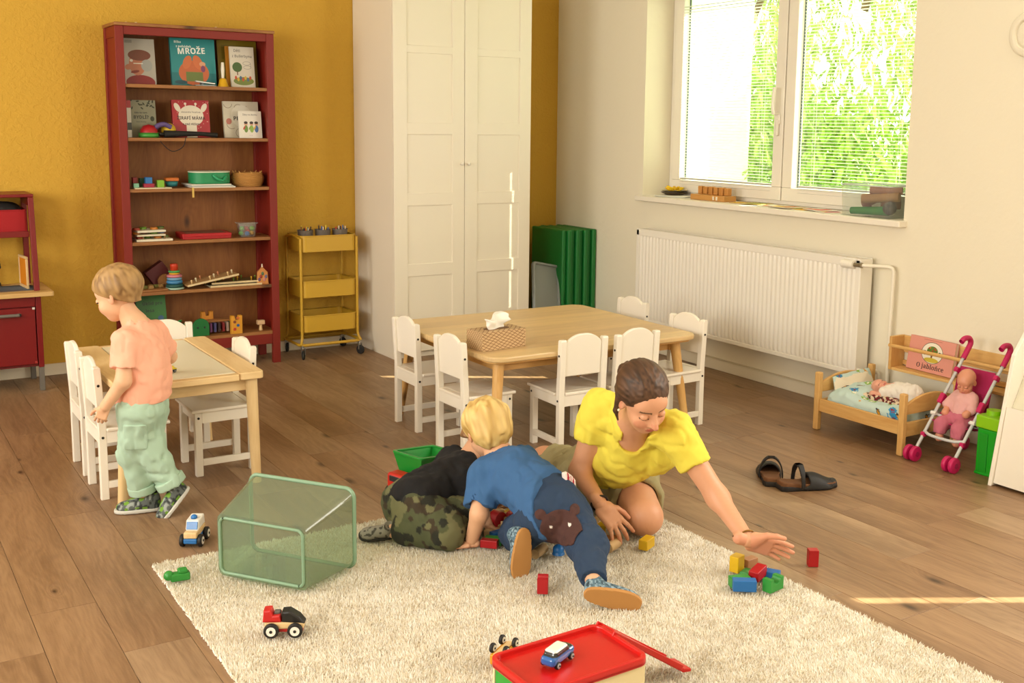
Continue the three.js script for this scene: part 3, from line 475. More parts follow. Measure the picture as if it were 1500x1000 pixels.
// ---------- things on the shelves and the sill ----------
const rayOf = (px, py) => { const e = LENS.elements, a = (px - PX) / FOCAL, b = -(py - PY) / FOCAL; return [0, 1, 2].map((i) => e[i] * a + e[4 + i] * b - e[8 + i]); };
const hit = (px, py, axis, v) => { const d = rayOf(px, py), c = EYE, t = (v - c[axis]) / d[axis]; return add(c, d, t); };
const onX = (px, py, x) => hit(px, py, 0, x), onY = (px, py, y) => hit(px, py, 1, y), onZ = (px, py, z) => hit(px, py, 2, z);
function print(w, h, draw) { const c = document.createElement('canvas'); c.width = w; c.height = h; const g = c.getContext('2d'); draw(g, w, h); const t = new THREE.CanvasTexture(c); t.colorSpace = THREE.SRGBColorSpace; return t; }
const disc = (g, x, y, rx, ry, col, rot = 0) => { g.fillStyle = col; g.beginPath(); g.ellipse(x, y, rx, ry, rot, 0, 7); g.fill(); };
const say = (g, s, x, y, size, col, font = 'sans-serif', weight = 'bold') => { g.fillStyle = col; g.font = weight + ' ' + size + 'px ' + font; g.textAlign = 'center'; g.fillText(s, x, y); };
function book(label, x, y, z, w, h, t, lean, turn, col, draw, res = 256, group) { // stands on y, front cover to +z, leaning back
  const b = thing('book', label, 'book', [x, y, z], turn, group), W = res, Hh = Math.round(res * h / w);
  const up = new THREE.Group(); const rot = new THREE.Matrix4().makeRotationX(-lean), put = (g) => g.translate(0, h / 2, 0).applyMatrix4(rot);
  mesh('front_cover', put(box(w, h, .002, 0, 0, t / 2 - .001, 0)), mat(0xffffff, .4, { map: print(W, Hh, draw) }), b);
  mesh('back_cover', put(box(w, h, .002, 0, 0, -t / 2 + .001, 0)), mat(col, .45), b);
  mesh('spine', put(box(.0025, h, t, -w / 2, 0, 0, .001)), mat(col, .45), b);
  mesh('pages', put(box(w - .005, h - .006, t - .004, .0005, 0, 0, 0)), M.paper, b);
  return b;
}
const S = SHELF;
function bookAt(label, i, x0, x1, ytop, z, t, col, draw, lean = .12, turn = 0, res = 256) { const yb = S[i], a = onZ(x0, 0, z), yy = (px, p) => 0; const l = at2(x0, yb, z), r = at2(x1, yb, z), h = heightAt((x0 + x1) / 2, ytop, z - .5 * .2 * lean) - yb; return book(label, (l + r) / 2, yb, z, r - l, h / Math.cos(lean), t, lean, turn, col, draw, res); }
// x where pixel column px meets height y on plane z; height where pixel (px, py) meets plane z
function at2(px, y, z) { let lo = 0, hi = 1000; for (let i = 0; i < 40; i++) { const m = (lo + hi) / 2; if (onZ(px, m, z)[1] > y) lo = m; else hi = m; } return onZ(px, lo, z)[0]; }
const heightAt = (px, py, z) => onZ(px, py, z)[1];
// top shelf
bookAt('grey book with a cartoon face in profile on the top shelf', 0, 183, 229, 57, .16, .02, 0xb5ada0, (g, w, h) => { g.fillStyle = '#b9b4a8'; g.fillRect(0, 0, w, h); g.fillStyle = '#9a958a'; g.fillRect(14, 12, 60, 26); disc(g, w * .5, h * .95, w * .46, h * .16, '#8e2626'); disc(g, w * .42, h * .55, w * .26, h * .25, '#c07a5c'); disc(g, w * .14, h * .62, w * .12, h * .06, '#c07a5c', -.4); disc(g, w * .5, h * .36, w * .36, h * .12, '#7a4432'); disc(g, w * .72, h * .58, w * .18, h * .13, '#a9aba6'); disc(g, w * .24, h * .48, w * .05, h * .03, '#e8e4da'); g.fillStyle = '#eee7d8'; g.fillRect(w * .3, h * .53, w * .3, 8); disc(g, w * .34, h * .72, w * .14, h * .03, '#8a3a2c', -.2); });
bookAt('teal book with white lettering and orange figures on the top shelf', 0, 252, 317, 57, .16, .022, 0x1d6f70, (g, w, h) => { g.fillStyle = '#2b8a8c'; g.fillRect(0, 0, w, h); g.fillStyle = '#1f7277'; g.fillRect(0, h * .72, w, h * .28); disc(g, w * .5, h * .72, w * .34, h * .26, '#c5673c'); disc(g, w * .36, h * .5, w * .09, h * .15, '#cf7142', .4); disc(g, w * .6, h * .5, w * .1, h * .16, '#cf7142', -.4); g.fillStyle = '#6b7a3c'; g.fillRect(w * .32, h * .7, w * .38, h * .2); disc(g, w * .7, h * .53, w * .07, h * .05, '#d9a07c'); disc(g, w * .71, h * .63, w * .05, h * .07, '#7a3f68'); disc(g, w * .2, h * .92, w * .14, h * .04, '#234d58'); say(g, 'Bílka', w * .17, h * .1, 17, '#f2efe2'); say(g, 'z pohádek', w * .3, h * .19, 18, '#f2efe2'); g.save(); g.translate(w * .47, h * .32); g.rotate(-.05); say(g, 'MROŽE', 0, 0, 48, '#f6f3e8'); g.restore(); });
bookAt('large olive yellow book behind the white one on the top shelf', 0, 321, 378, 60, .10, .02, 0x8c7413, (g, w, h) => { g.fillStyle = '#8f7a1a'; g.fillRect(0, 0, w, h); g.fillStyle = '#7b6a18'; g.fillRect(w * .1, h * .1, w * .8, h * .3); });
bookAt('orange book wedged between the olive and white books', 0, 333, 352, 68, .15, .012, 0xb9761a, (g, w, h) => { g.fillStyle = '#c07f1f'; g.fillRect(0, 0, w, h); });
bookAt('narrow white book with a round green tree on the top shelf', 0, 339, 374, 69, .19, .014, 0xd9d2bd, (g, w, h) => { g.fillStyle = '#ded7c4'; g.fillRect(0, 0, w, h); say(g, 'Děti', w * .3, h * .13, 40, '#3a3832', 'sans-serif', 'normal'); say(g, 'z Bullerbynu', w * .5, h * .26, 38, '#3a3832', 'sans-serif', 'normal'); disc(g, w * .28, h * .5, w * .2, h * .12, '#4b6b34'); g.fillStyle = '#6b4a2a'; g.fillRect(w * .26, h * .6, 10, 40); disc(g, w * .52, h * .84, w * .42, h * .1, '#7b8a3a'); for (let i = 0; i < 7; i++) disc(g, w * (.2 + i * .1), h * (.76 + .04 * (i % 2)), 12, 20, ['#c8502f', '#d8b13a', '#4a6c8c'][i % 3]); g.strokeStyle = '#8a8578'; g.lineWidth = 3; g.beginPath(); g.ellipse(w * .68, h * .4, 40, 18, 0, 0, 7); g.ellipse(w * .7, h * .5, 40, 18, 0, 0, 7); g.stroke(); });
{ const x = at2(327, S[0], .24), b = thing('hand_bell', 'small yellow hand bell with a white handle on the top shelf', 'bell', [x, S[0], .24]); mesh('bell', lathe([[0, .05], [.012, .05], [.02, .042], [.026, .015], [.034, 0], [.031, 0], [.022, .02], [0, .04]]), mat(0xd9a614, .35), b); mesh('handle', lathe([[0, .05], [.008, .05], [.011, .1], [.008, .14], [0, .142]]), mat(0xe6dfcb, .4), b); }
{ const a = at2(285, S[0], .26), b = at2(316, S[0], .26), s = thing('stapler', 'silver hole punch lying in front of the teal book', 'stapler', [(a + b) / 2, S[0], .262], .05); mesh('base', box(b - a, .008, .03, 0, .004, 0, .003), mat(0x8b8d8c, .35, { metalness: .6 }), s); mesh('arm', box((b - a) * .95, .01, .022, 0, 0, 0, .004).rotateZ(-.1).translate(0, .021, 0), mat(0xc9c9c2, .3, { metalness: .5 }), s); mesh('hinge', cyl(.007, .007, .03, 0, 0, 0).rotateX(Q).translate(-.02, .013, 0), mat(0x55575a, .4), s); }
// second shelf
bookAt('book with red and white spine at the end of the second shelf', 1, 187, 193, 147, .2, .025, 0xb8b0a0, (g, w, h) => { g.fillStyle = '#d8d2c2'; g.fillRect(0, 0, w, h); g.fillStyle = '#b02a2a'; g.fillRect(0, 0, w, h * .2); g.fillStyle = '#3a3a34'; g.fillRect(0, h * .6, w, h * .2); }, .05, 0, 64);
bookAt('sage green book with dark leaves on the second shelf', 1, 192, 230, 147, .16, .02, 0x5d5d44, (g, w, h) => { g.fillStyle = '#8c8a70'; g.fillRect(0, 0, w, h); for (let i = 0; i < 14; i++) disc(g, w * hash(i, 1, 5), h * .22 * hash(i, 2, 5), 16, 7, '#2f321c', i); disc(g, w * .85, h * .5, 20, 26, '#35381f'); say(g, 'Kdo to tam', w * .42, h * .36, 24, '#23231a'); say(g, 'BYDLÍ?', w * .42, h * .5, 46, '#23231a'); say(g, 'lesní domky', w * .42, h * .6, 17, '#4a4a38'); });
bookAt('red book with a white giraffe head on the second shelf', 1, 254, 308, 147, .17, .022, 0x8e1822, (g, w, h) => { g.fillStyle = '#a81d28'; g.fillRect(0, 0, w, h); for (let i = 0; i < 40; i++) disc(g, w * hash(i, 1, 9), h * hash(i, 2, 9), 2.5, 2.5, '#d8b8a0'); disc(g, w * .5, h * .42, w * .34, h * .28, '#e3d9c4'); g.fillStyle = '#e3d9c4'; g.fillRect(w * .36, h * .45, w * .28, h * .55); disc(g, w * .14, h * .2, w * .07, h * .13, '#e3d9c4', -.5); disc(g, w * .86, h * .2, w * .07, h * .13, '#e3d9c4', .5); disc(g, w * .36, h * .1, 9, 9, '#e3d9c4'); disc(g, w * .64, h * .1, 9, 9, '#e3d9c4'); g.fillRect(w * .35, h * .1, 7, 30); g.fillRect(w * .62, h * .1, 7, 30); say(g, 'Alexandra Tesařová', w * .5, h * .34, 15, '#2a1a1a', 'sans-serif', 'normal'); say(g, 'ŽIRAFÍ MÁMA', w * .5, h * .52, 30, '#2a1616'); say(g, 'A JINÉ PŘÍŠERY', w * .5, h * .67, 17, '#2a1616'); });
bookAt('cream book with brown floral pattern on the second shelf', 1, 329, 380, 149, .15, .018, 0xc6bda4, (g, w, h) => { g.fillStyle = '#cfc7b0'; g.fillRect(0, 0, w, h); g.strokeStyle = '#7a6a52'; g.lineWidth = 3; for (let i = 0; i < 9; i++) { g.beginPath(); g.arc(w * hash(i, 1, 4), h * hash(i, 2, 4), 22 + 14 * hash(i, 3, 4), i, i + 3); g.stroke(); } disc(g, w * .14, h * .55, 20, 22, '#b8705f'); disc(g, w * .5, h * .4, w * .3, h * .3, '#d9d2be'); say(g, 'PRO', w * .42, h * .52, 40, '#2f2a22'); });
bookAt('small white book with three painted children on the second shelf', 1, 351, 384, 163, .22, .012, 0xe6e0d0, (g, w, h) => { g.fillStyle = '#e7e1d2'; g.fillRect(0, 0, w, h); say(g, 'Žáby na dvorku', w * .5, h * .16, 24, '#3a3630', 'sans-serif', 'normal'); [['#c23a2c', .3, '#6d8f3a'], ['#7fa53c', .55, '#8fb348'], ['#d8a83a', .76, '#4a72a8']].forEach(([a, x, b]) => { disc(g, w * x, h * .48, 20, 22, '#d8a888'); disc(g, w * x, h * .43, 21, 15, '#3a2a20'); disc(g, w * x, h * .66, 22, 40, b); disc(g, w * x - 20, h * .62, 8, 24, a, .5); }); say(g, '~ ~', w * .5, h * .93, 26, '#9a5a9a'); });
{ const x = at2(218, S[1], .24), r = thing('rattle', 'red and green wooden rattle drum on the second shelf', 'rattle', [x, S[1], .245]); mesh('base', lathe([[0, 0], [.055, 0], [.058, .012], [.055, .028], [0, .028]]), mat(0x3d8a32, .45), r); mesh('dome', lathe([[.048, .028], [.046, .045], [.03, .066], [0, .075]]), mat(0xa81c22, .4), r); }
{ const x = at2(240, S[1], .22), r = thing('toy_ring', 'purple and yellow soft teething ring on the second shelf', 'toy', [x, S[1], .21]); mesh('ball', sph(.042, .03, .042, 0), mat(0xd6b021, .5), r); mesh('arc', tube([[-.06, .03, .03], [-.045, .062, .04], [-.005, .076, .042], [.035, .06, .04]], .014, 24, 10), mat(0x5b4a7c, .5), r); }
{ const a = at2(236, S[1], .27), b = at2(318, S[1], .26), c = thing('umbrella', 'folded black umbrella lying along the second shelf', 'umbrella', [0, 0, 0]); mesh('canopy', [rod([a + .02, S[1] + .022, .26], [b - .09, S[1] + .024, .262], .021, .012, 14), rod([b - .12, S[1] + .026, .262], [b, S[1] + .016, .265], .011, .014, 12)], mat(0x15130f, .7), c); mesh('handle', tube([[a + .02, S[1] + .02, .26], [a - .01, S[1] + .02, .265], [a - .02, S[1] + .018, .28]], .009, 16, 8), M.black, c); mesh('wrist_cord', tube([[a - .015, S[1] + .01, .285], [a - .005, S[1] - .03, .306], [a + .05, S[1] - .075, .308], [a + .11, S[1] - .05, .308], [a + .13, S[1] + .004, .302]], .0022, 40, 6), M.black, c); }
// third shelf: wooden blocks on a white board
{ const a = at2(194, S[2], .24), b = at2(248, S[2], .24), w = b - a; one('puzzle_board', 'thin white board carrying coloured blocks on the third shelf', 'board', box(w, .006, .15, 0, .003, 0, .002), mat(0xe6dcb8, .5), [(a + b) / 2, S[2], .225]);
  [[195, 203, 0, .024, 0x7fb79c, .25, 'small mint block at the end of the white board'], [194, 200.5, .0, .055, 0x8e2028, .19, 'upright dark red block at the end of the white board'], [204, 211.5, 0, .05, 0x1f4a2c, .19, 'dark green block on the white board'], [210, 225.5, 0, .022, 0x9a1f3a, .25, 'flat crimson block under the blue cube'], [212.5, 222.5, .022, .036, 0x2a6fae, .25, 'blue cube on top of the crimson block'], [230, 240, 0, .04, 0x7eb02a, .25, 'lime green cube on the white board']].forEach(([p, q, y, h, c, z, lb]) => { const l = at2(p, S[2], z), r = at2(q, S[2], z); one('toy_block', lb, 'block', box(r - l, h, .035, 0, h / 2, 0, .002), mat(c, .45), [(l + r) / 2, S[2] + .0065 + y, z], 0, 'blocks on the third shelf'); });
  const l = at2(243, S[2], .2), r = at2(260, S[2], .2), d = thing('toy_drum', 'teal round toy with an orange top on the third shelf', 'toy', [(l + r) / 2, S[2] + .0065, .2]); mesh('body', lathe([[0, 0], [.03, 0], [.034, .015], [.036, .03], [0, .03]]), mat(0x2f7f83, .45), d); mesh('top', box(.075, .02, .05, 0, .041, 0, .005), mat(0xc76a22, .5), d); }
{ const a = at2(276, S[2], .2), b = at2(338, S[2], .2), x = (a + b) / 2, w = b - a;
  [[0, .008, 0xdcd6c8, 1, 'white magazine at the bottom of the stack under the green case'], [.0085, .005, 0xb0b7b4, .97, 'grey magazine in the stack under the green case'], [.014, .007, 0xe2dccd, .94, 'white booklet at the top of the stack under the green case']].forEach(([y, h, c, k, lb], i) => one('magazine', lb, 'magazine', box(w * k, h, .2, 0, h / 2, 0, .001), mat(c, .6), [x - .01 * i, S[2] + y, .2], .03 * (i - 1), 'papers on the third shelf'));
  const c = thing('toy_suitcase', 'green oval toy suitcase with ribbon handle on the third shelf', 'suitcase', [x, S[2] + .0215, .19]); const s = rrect(w * .93, .17, .07); mesh('case', ext(s, .066, .005).rotateX(-Q), mat(0x1f8a55, .5), c); mesh('lid_rim', ext(rrect(w * .94, .175, .072), .008, .003).rotateX(-Q).translate(0, .064, 0), mat(0xd6d9c2, .5), c); mesh('handle', tube([[.0, .05, .088], [.02, .03, .104], [.05, .02, .106], [.075, .04, .088]], .008, 20, 6), mat(0x2a9a66, .5), c); }
{ const a = at2(342, S[2], .2), b = at2(386, S[2], .2), r = (b - a) / 2, k = thing('wicker_basket', 'round tan basket with ragged rim on the third shelf', 'basket', [(a + b) / 2, S[2], .185]); const rings = []; for (let i = 0; i < 9; i++) { const t = i / 8, g = new THREE.TorusGeometry(r * (.86 + .14 * Math.sin(t * 2.6)), .0055, 6, 40); rings.push(g.rotateX(Q).translate(0, .005 + i * .0088, 0)); } mesh('basket_body', rings.concat([cyl(r * .86, r * .84, .004, 0, .004, 0, 30)]), mat(0xb4813f, .8), k); mesh('woven_wall', lathe([[r * .84, .004], [r * .98, .03], [r * .97, .06], [r * .9, .082]], 36), mat(0xa8763a, .85), k); for (let i = 0; i < 8; i++) mesh('lining_tuft', rod([r * .9 * Math.cos(i * .8), .08, r * .9 * Math.sin(i * .8)], [r * .95 * Math.cos(i * .8 + .1), .094, r * .95 * Math.sin(i * .8 + .1)], .006, .001, 5), mat(0xc99650, .8), k); }
one('price_ribbon', 'narrow yellow ribbon hanging over the edge of the third shelf', 'ribbon', [box(.011, .055, .002, 0, -.026, 0, .0005), box(.011, .002, .03, 0, .002, -.015, .0005)], mat(0xd6b25a, .6), [at2(283, S[2], .308), S[2], .3055]);
// fourth shelf
[[198, 251, 0, .013, 0xdfd6bc], [198, 240, .03, .01, 0xdcd2b6], [198, 240, .052, .012, 0xe2dac2]].forEach(([p, q, y, h, c], i) => {
  const l = at2(p, S[3], .24), r = at2(q, S[3], .24), t = thing('wooden_puzzle', ['bare wooden tray puzzle at the bottom of the puzzle stack', 'wooden tray puzzle in the middle of the puzzle stack', 'wooden tray puzzle with red and green pieces on top of the stack'][i], 'puzzle', [(l + r) / 2, S[3] + y, .2], .04 * i, 'puzzles on the fourth shelf');
  mesh('tray', box(r - l, h, .16, 0, h / 2, 0, .002), mat(c, .55), t);
  [0xa33a24, 0x6f9a26, 0xc97a1f, 0x5c6a2a].forEach((cc, j) => mesh('piece', cyl(.02, .022, .012, -.07 + .05 * j, h + .006, .02 - .04 * (j % 2), 10), mat([cc, [0xc97a1f, 0xb23a2a, 0x6f9a26, 0x3a6a9a][j], cc][i], .5), t)); if (i === 0) for (const k of [-.06, .06]) mesh('spacer', cyl(.005, .005, .017, k, h + .0085, .06, 8), mat(0x8a6a3a, .6), t);
});
{ const l = at2(265, S[3], .2), r = at2(336, S[3], .22), b = thing('board_game', 'flat red game box lying on the fourth shelf', 'board game', [(l + r) / 2, S[3], .17], -.05); mesh('box_bottom', box(r - l, .02, .2, 0, .01, 0, .003), mat(0xa3141c, .4), b); mesh('lid', box(r - l + .004, .018, .204, 0, .024, 0, .003), mat(0xb01820, .4), b); mesh('lid_print', box(r - l - .05, .001, .15, 0, .0337, 0, 0), mat(0x7a4a3a, .5), b); }
{ const l = at2(351, S[3], .24), r = at2(373, S[3], .24), w = r - l, c = thing('plastic_tub', 'small clear plastic tub of coloured balls on the fourth shelf', 'tub', [(l + r) / 2, S[3], .23]); const gm = new THREE.MeshPhysicalMaterial({ color: 0xeef2ee, roughness: .03, transmission: .82, thickness: 0 }); mesh('tub', lathe([[0, .001], [w * .62, .001], [w * .76, .08], [w * .8, .08]], 4).rotateY(Math.PI / 4).scale(1, 1, .8), gm, c); mesh('lid', box(w * 1.22, .006, w * .95, 0, .083, 0, .002), gm, c); [[-.03, .02, 0x6fb04a], [-.028, .05, 0x74b552], [.0, .02, 0x4a74b8], [.002, .048, 0xc8433a], [.03, .022, 0xdca326], [.03, .05, 0x7ab23a], [.012, .03, 0xd7574a]].forEach(([x, y, k], i) => mesh('ball', sph(.0145, x, y, .012 * ((i % 3) - 1), 1, 1, 1, 12), mat(k, .5), c)); }
// fifth shelf
{ const x = at2(256, S[4], .235), r = thing('ring_stacker', 'stacking toy of coloured rings with a red top on the fifth shelf', 'stacking toy', [x, S[4], .235]); [[.055, 0, .012, 0xa8c7b4], [.05, .012, .02, 0x21504a], [.046, .032, .022, 0x3f7fae], [.043, .054, .016, 0x77a6c4], [.044, .07, .016, 0xd3808c], [.03, .086, .012, 0xdba42a], [.034, .098, .012, 0x4f9f5a]].forEach(([R, y, h, c]) => mesh('ring', lathe([[.006, y], [R - .005, y], [R, y + h * .5], [R - .005, y + h], [.006, y + h]]), mat(c, .45), r)); mesh('top', lathe([[0, .11], [.021, .11], [.022, .145], [.017, .15], [0, .15]]), mat(0xc33a1c, .4), r); }
{ const x = at2(232, S[4], .14), h = thing('doll_house', 'dark red wooden house block tilted behind the ring stacker', 'toy house', [x, S[4], .13]); mesh('block', box(.12, .1, .06, 0, 0, 0, .004).rotateZ(.6).translate(0, .085, 0), mat(0x531216, .5), h); mesh('wheel', cyl(.04, .04, .02, 0, 0, 0, 24).rotateX(Q).translate(.03, .045, .045), M.brown, h); mesh('knob', lathe([[0, 0], [.022, 0], [.022, .05], [0, .05]]).translate(.07, .03, .04), mat(0x2e6a66, .5), h); }
{ const x = at2(222, S[4], .24), h = thing('wooden_tray', 'low brown wooden tray with ragged bits next to the ring stacker', 'tray', [x, S[4], .23], .1); mesh('base', grain(box(.16, .012, .12, 0, .006, 0, .003), 'x'), M.brown, h); for (let i = 0; i < 6; i++) mesh('bit', box(.03, .02, .02, -.06 + .024 * i, .022, .02 * ((i % 3) - 1), .005, 1).rotateY(.1 * i), mat([0x8a6a38, 0x6f6a2c, 0x9a7440][i % 3], .7), h); }
[[270, 346, .012, .022, .235, 'pegboard with light pegs propped up on the other boards of the fifth shelf', 0xb48a58, .17], [305, 377, .016, .022, .2, 'dark pegboard with yellow pegs on the fifth shelf', 0x6a5a30, .0], [303, 378, .0, .015, .215, 'white lacing board at the bottom of the fifth shelf pile', 0xd9cfae, 0]].forEach(([p, q, y, t, z, lb, c, tilt], i) => {
  const l = at2(p, S[4], z), r = at2(q, S[4], z), b = thing('peg_board', lb, 'peg board', [(l + r) / 2, S[4] + y + (tilt ? .022 : 0), z], 0, 'peg boards on the fifth shelf'); b.rotation.z = tilt;
  mesh('board', box((r - l) * 1.0, .01, .15, 0, .005 + (tilt ? .008 : 0), 0, .002), mat(c, .55), b); mesh('front_edge', box((r - l), .012, .006, 0, .006 + (tilt ? .008 : 0), .077, .002), mat(0xdcc494, .5), b);
  if (i < 2) for (let k = 0; k < 8; k++) mesh('peg', lathe([[0, 0], [.003, 0], [.003, .012], [.006, .014], [.005, .022], [0, .024]], 8).translate(-.12 + .036 * k, .01 + (tilt ? .008 : 0), .05 - .04 * (k % 3)), mat(i ? [0xd3a21f, 0x6d8a2a][k % 2] : [0xe0bf8a, 0xd7c9a4, 0xc9825a][k % 3], .5), b);
});
{ const x = at2(384, S[4], .25), h = thing('toy_house', 'little painted wooden house at the end of the fifth shelf', 'toy house', [x, S[4], .25], -.2); mesh('walls', grain(ext([[-.035, 0], [.035, 0], [.03, .075], [0, .105], [-.03, .075]], .035, .003), 'y'), mat(0xe0b084, .6, { map: T.birch }), h); for (let i = 0; i < 5; i++) mesh('motif', sph(.008, -.02 + .01 * i, .03 + .018 * (i % 3), .036, 1, 1.4, .25, 8), mat([0x6a4a6a, 0x9a3a2a, 0x4a6a4a, 0xc77f7a, 0x6a6a8a][i], .6), h); mesh('chimney', cyl(.004, .005, .02, 0, .112, .017, 8), mat(0xe6d8c0, .5), h); }
// bottom shelf
bookAt('large green picture book leaning at the back of the bottom shelf', 5, 203, 246, 428, .14, .02, 0x245e22, (g, w, h) => { g.fillStyle = '#2f7a2a'; g.fillRect(0, 0, w, h); g.fillStyle = '#286a26'; g.fillRect(0, h * .6, w, h * .4); say(g, 'Úklid pro', w * .55, h * .3, 40, '#14301a'); say(g, 'lesa', w * .45, h * .46, 40, '#14301a'); disc(g, w * .8, h * .6, 26, 22, '#2c5f8a'); disc(g, w * .2, h * .75, 34, 20, '#4a9a3a'); }, .2);
{ const x = at2(256, S[5], .2), p = thing('toy_plant', 'green felt leaves beside the green book on the bottom shelf', 'toy', [x, S[5], .2]); mesh('pot', lathe([[0, 0], [.02, 0], [.024, .03], [0, .03]]), mat(0x1f5a2a, .7), p); for (let i = 0; i < 5; i++) mesh('leaf', sph(.05, 0, 0, 0, 1, .16, .32, 12).rotateZ(.5).rotateY(i * 1.26).translate(.03 * Math.cos(i * 1.26), .05 + .008 * i, -.03 * Math.sin(i * 1.26)), mat(i % 2 ? 0x1f7a3a : 0x2a8a3f, .7), p); }
{ const z = .26, l = at2(282, S[5], z), r = at2(306, S[5], z), R = (r - l) / 2, h = heightAt(294, 466, z) - S[5], c = thing('caterpillar_xylophone', 'wooden xylophone with a green caterpillar head on the bottom shelf', 'xylophone', [(l + r) / 2, S[5], z]); const s = new THREE.Shape(); s.moveTo(-R, 0); s.lineTo(R, 0); s.lineTo(R, h - R); s.absarc(0, h - R, R, 0, Math.PI); s.lineTo(-R, 0); mesh('head', ext(s, .018, .003), mat(0x126a2f, .45), c); for (const k of [-1, 1]) mesh('eye', sph(.006, k * .02, h * .5, .019, 1, 1, .4, 10), M.black, c); mesh('frame', grain(join([box(.26, .014, .05, .13, .075, -.06, .002), box(.2, .01, .012, .12, .02, -.04, .002)]), 'x'), M.brown, c); [0x6a3a6a, 0x4a4a78, 0x3a2a2a, 0x7a1f22, 0xb09a8a, 0x2c5a44].forEach((k, i) => mesh('bar', box(.014, .055, .06, .065 + .025 * i, .04, -.035, .002), mat(k, .4), c)); }
[[294, 311, 455, .15, 'yellow wooden castle block at the back of the bottom shelf'], [337, 353, 461, .27, 'yellow wooden castle block with coloured dots at the front of the bottom shelf']].forEach(([p, q, yt, z, lb], i) => { const l = at2(p, S[5], z), r = at2(q, S[5], z), w = r - l, h = heightAt((p + q) / 2, yt, z) - S[5], b = thing('castle_block', lb, 'block', [(l + r) / 2, S[5], z]); const c = mat(i ? 0xd9982a : 0xc07c22, .5); mesh('tower', ext([[-w / 2, 0], [w / 2, 0], [w / 2, h], [w * .2, h], [w * .12, h - .025], [-w * .12, h - .025], [-w * .2, h], [-w / 2, h]], .035, .003), c, b); [0xc0392b, 0x2a5f9a, 0x8a4a2a, 0xc96a2a].forEach((k, j) => i && mesh('dot', cyl(.009, .009, .003, 0, 0, 0, 14).rotateX(Q).translate(-.014 + .02 * (j % 2), .03 + .022 * j, .036), mat(k, .5), b)); });
{ const x = at2(382, S[5], .25), m = thing('wooden_figure', 'small pale wooden mushroom figure on the bottom shelf', 'figure', [x, S[5], .25]); mesh('stem', cyl(.008, .012, .035, 0, .0175, 0, 12), M.birch, m); mesh('cap', box(.048, .028, .03, 0, .049, 0, .005), mat(0xd8b48a, .5), m); }
// window sill
const SY = 1.0205;
{ const a = onY(985, 290, SY), t = thing('paper_stack', 'white papers lying in the window corner on the sill', 'papers', [.1, SY, 1.26], .2); [0, 1, 2].forEach((i) => mesh('sheet', box(.17, .002, .23, 0, .0015 + .0026 * i, 0, 0).rotateY(.12 * i), mat([0xe9e4d6, 0xdce2d8, 0xf0eadc][i], .8), t));
  const p = thing('plate', 'dark plate with yellow paper flowers in the window corner', 'plate', [.12, SY + .009, 1.21]); mesh('dish', lathe([[0, .004], [.05, .004], [.085, .018], [.088, .018], [.055, 0], [0, 0]]), mat(0x5a4a2c, .5), p); mesh('saucer', lathe([[0, .02], [.06, .022], [.085, .03], [.08, .026], [0, .018]]), mat(0xcabf90, .5), p); for (let i = 0; i < 7; i++) mesh('petal', sph(.026, 0, 0, 0, 1, .3, .55, 10).rotateZ(.5).rotateY(i * .9).translate(.04 * Math.cos(i * .9), .036 + .004 * (i % 3), -.04 * Math.sin(i * .9)), mat(i % 2 ? 0xe8b90c : 0xf0c818, .6), p); }
{ const t = thing('wooden_stand', 'wooden block stand with upright wooden pegs on the sill', 'stand', [.08, SY, 1.63]); mesh('base', grain(box(.1, .034, .31, 0, .017, 0, .003), 'z'), mat(0xe3bf8c, .5, { map: T.birch }), t); for (let i = 0; i < 6; i++) mesh('peg', grain(box(.034, .05 - .004 * (i % 2), .034, .012, .058, -.12 + .048 * i, .004), 'y', i), mat(0xe0b67e, .5, { map: T.birch }), t); for (const k of [0, 1]) mesh('white_tag', box(.002, .022, .014, -.051, .018, .06 + .03 * k, 0).rotateX(.0), mat(0xece3cf, .7), t); }
[[1.90, .1, .12, .16, 0xdcae62, 'tan printed card nearest the wooden stand on the sill', 0xb8862a], [2.02, .08, .13, .14, 0xcdb566, 'olive and yellow printed card on the sill', 0x7a8a2a], [2.17, .09, .15, .17, 0xe4d9b8, 'pale card with green and brown print on the sill', 0x6a6a2a], [2.29, .05, .14, .16, 0xe9dcc0, 'pale card with orange rim on the sill', 0xc9782a], [2.41, .06, .1, .12, 0xe2b24a, 'yellow paper scrap on the sill', 0xd89a1c], [2.53, .06, .12, .17, 0xf0e8da, 'white card with red and yellow drawing on the sill', 0xd8402a], [2.63, .03, .12, .13, 0xece0cc, 'white card with pink edge on the sill', 0xc23a5a]].forEach(([z, x, w, d, c, lb, c2], i) => { const t = thing('card', lb, 'card', [x, SY + .001 * (i % 2), z], .35 - .13 * i, 'cards on the sill'); mesh('sheet', box(w, .003, d, 0, .0018 + .0036 * (i % 2), 0, .0005), mat(c, .7), t); mesh('print', [box(w * .7, .001, d * .3, 0, .0042 + .0036 * (i % 2), d * .15, 0)], mat(c2, .7), t); mesh('print', [box(w * .3, .001, d * .4, -w * .2, .0044 + .0036 * (i % 2), -d * .2, 0).rotateY(.3)], mat([0xe8c020, 0x8aa03a, 0xd86a3a][i % 3], .7), t); });
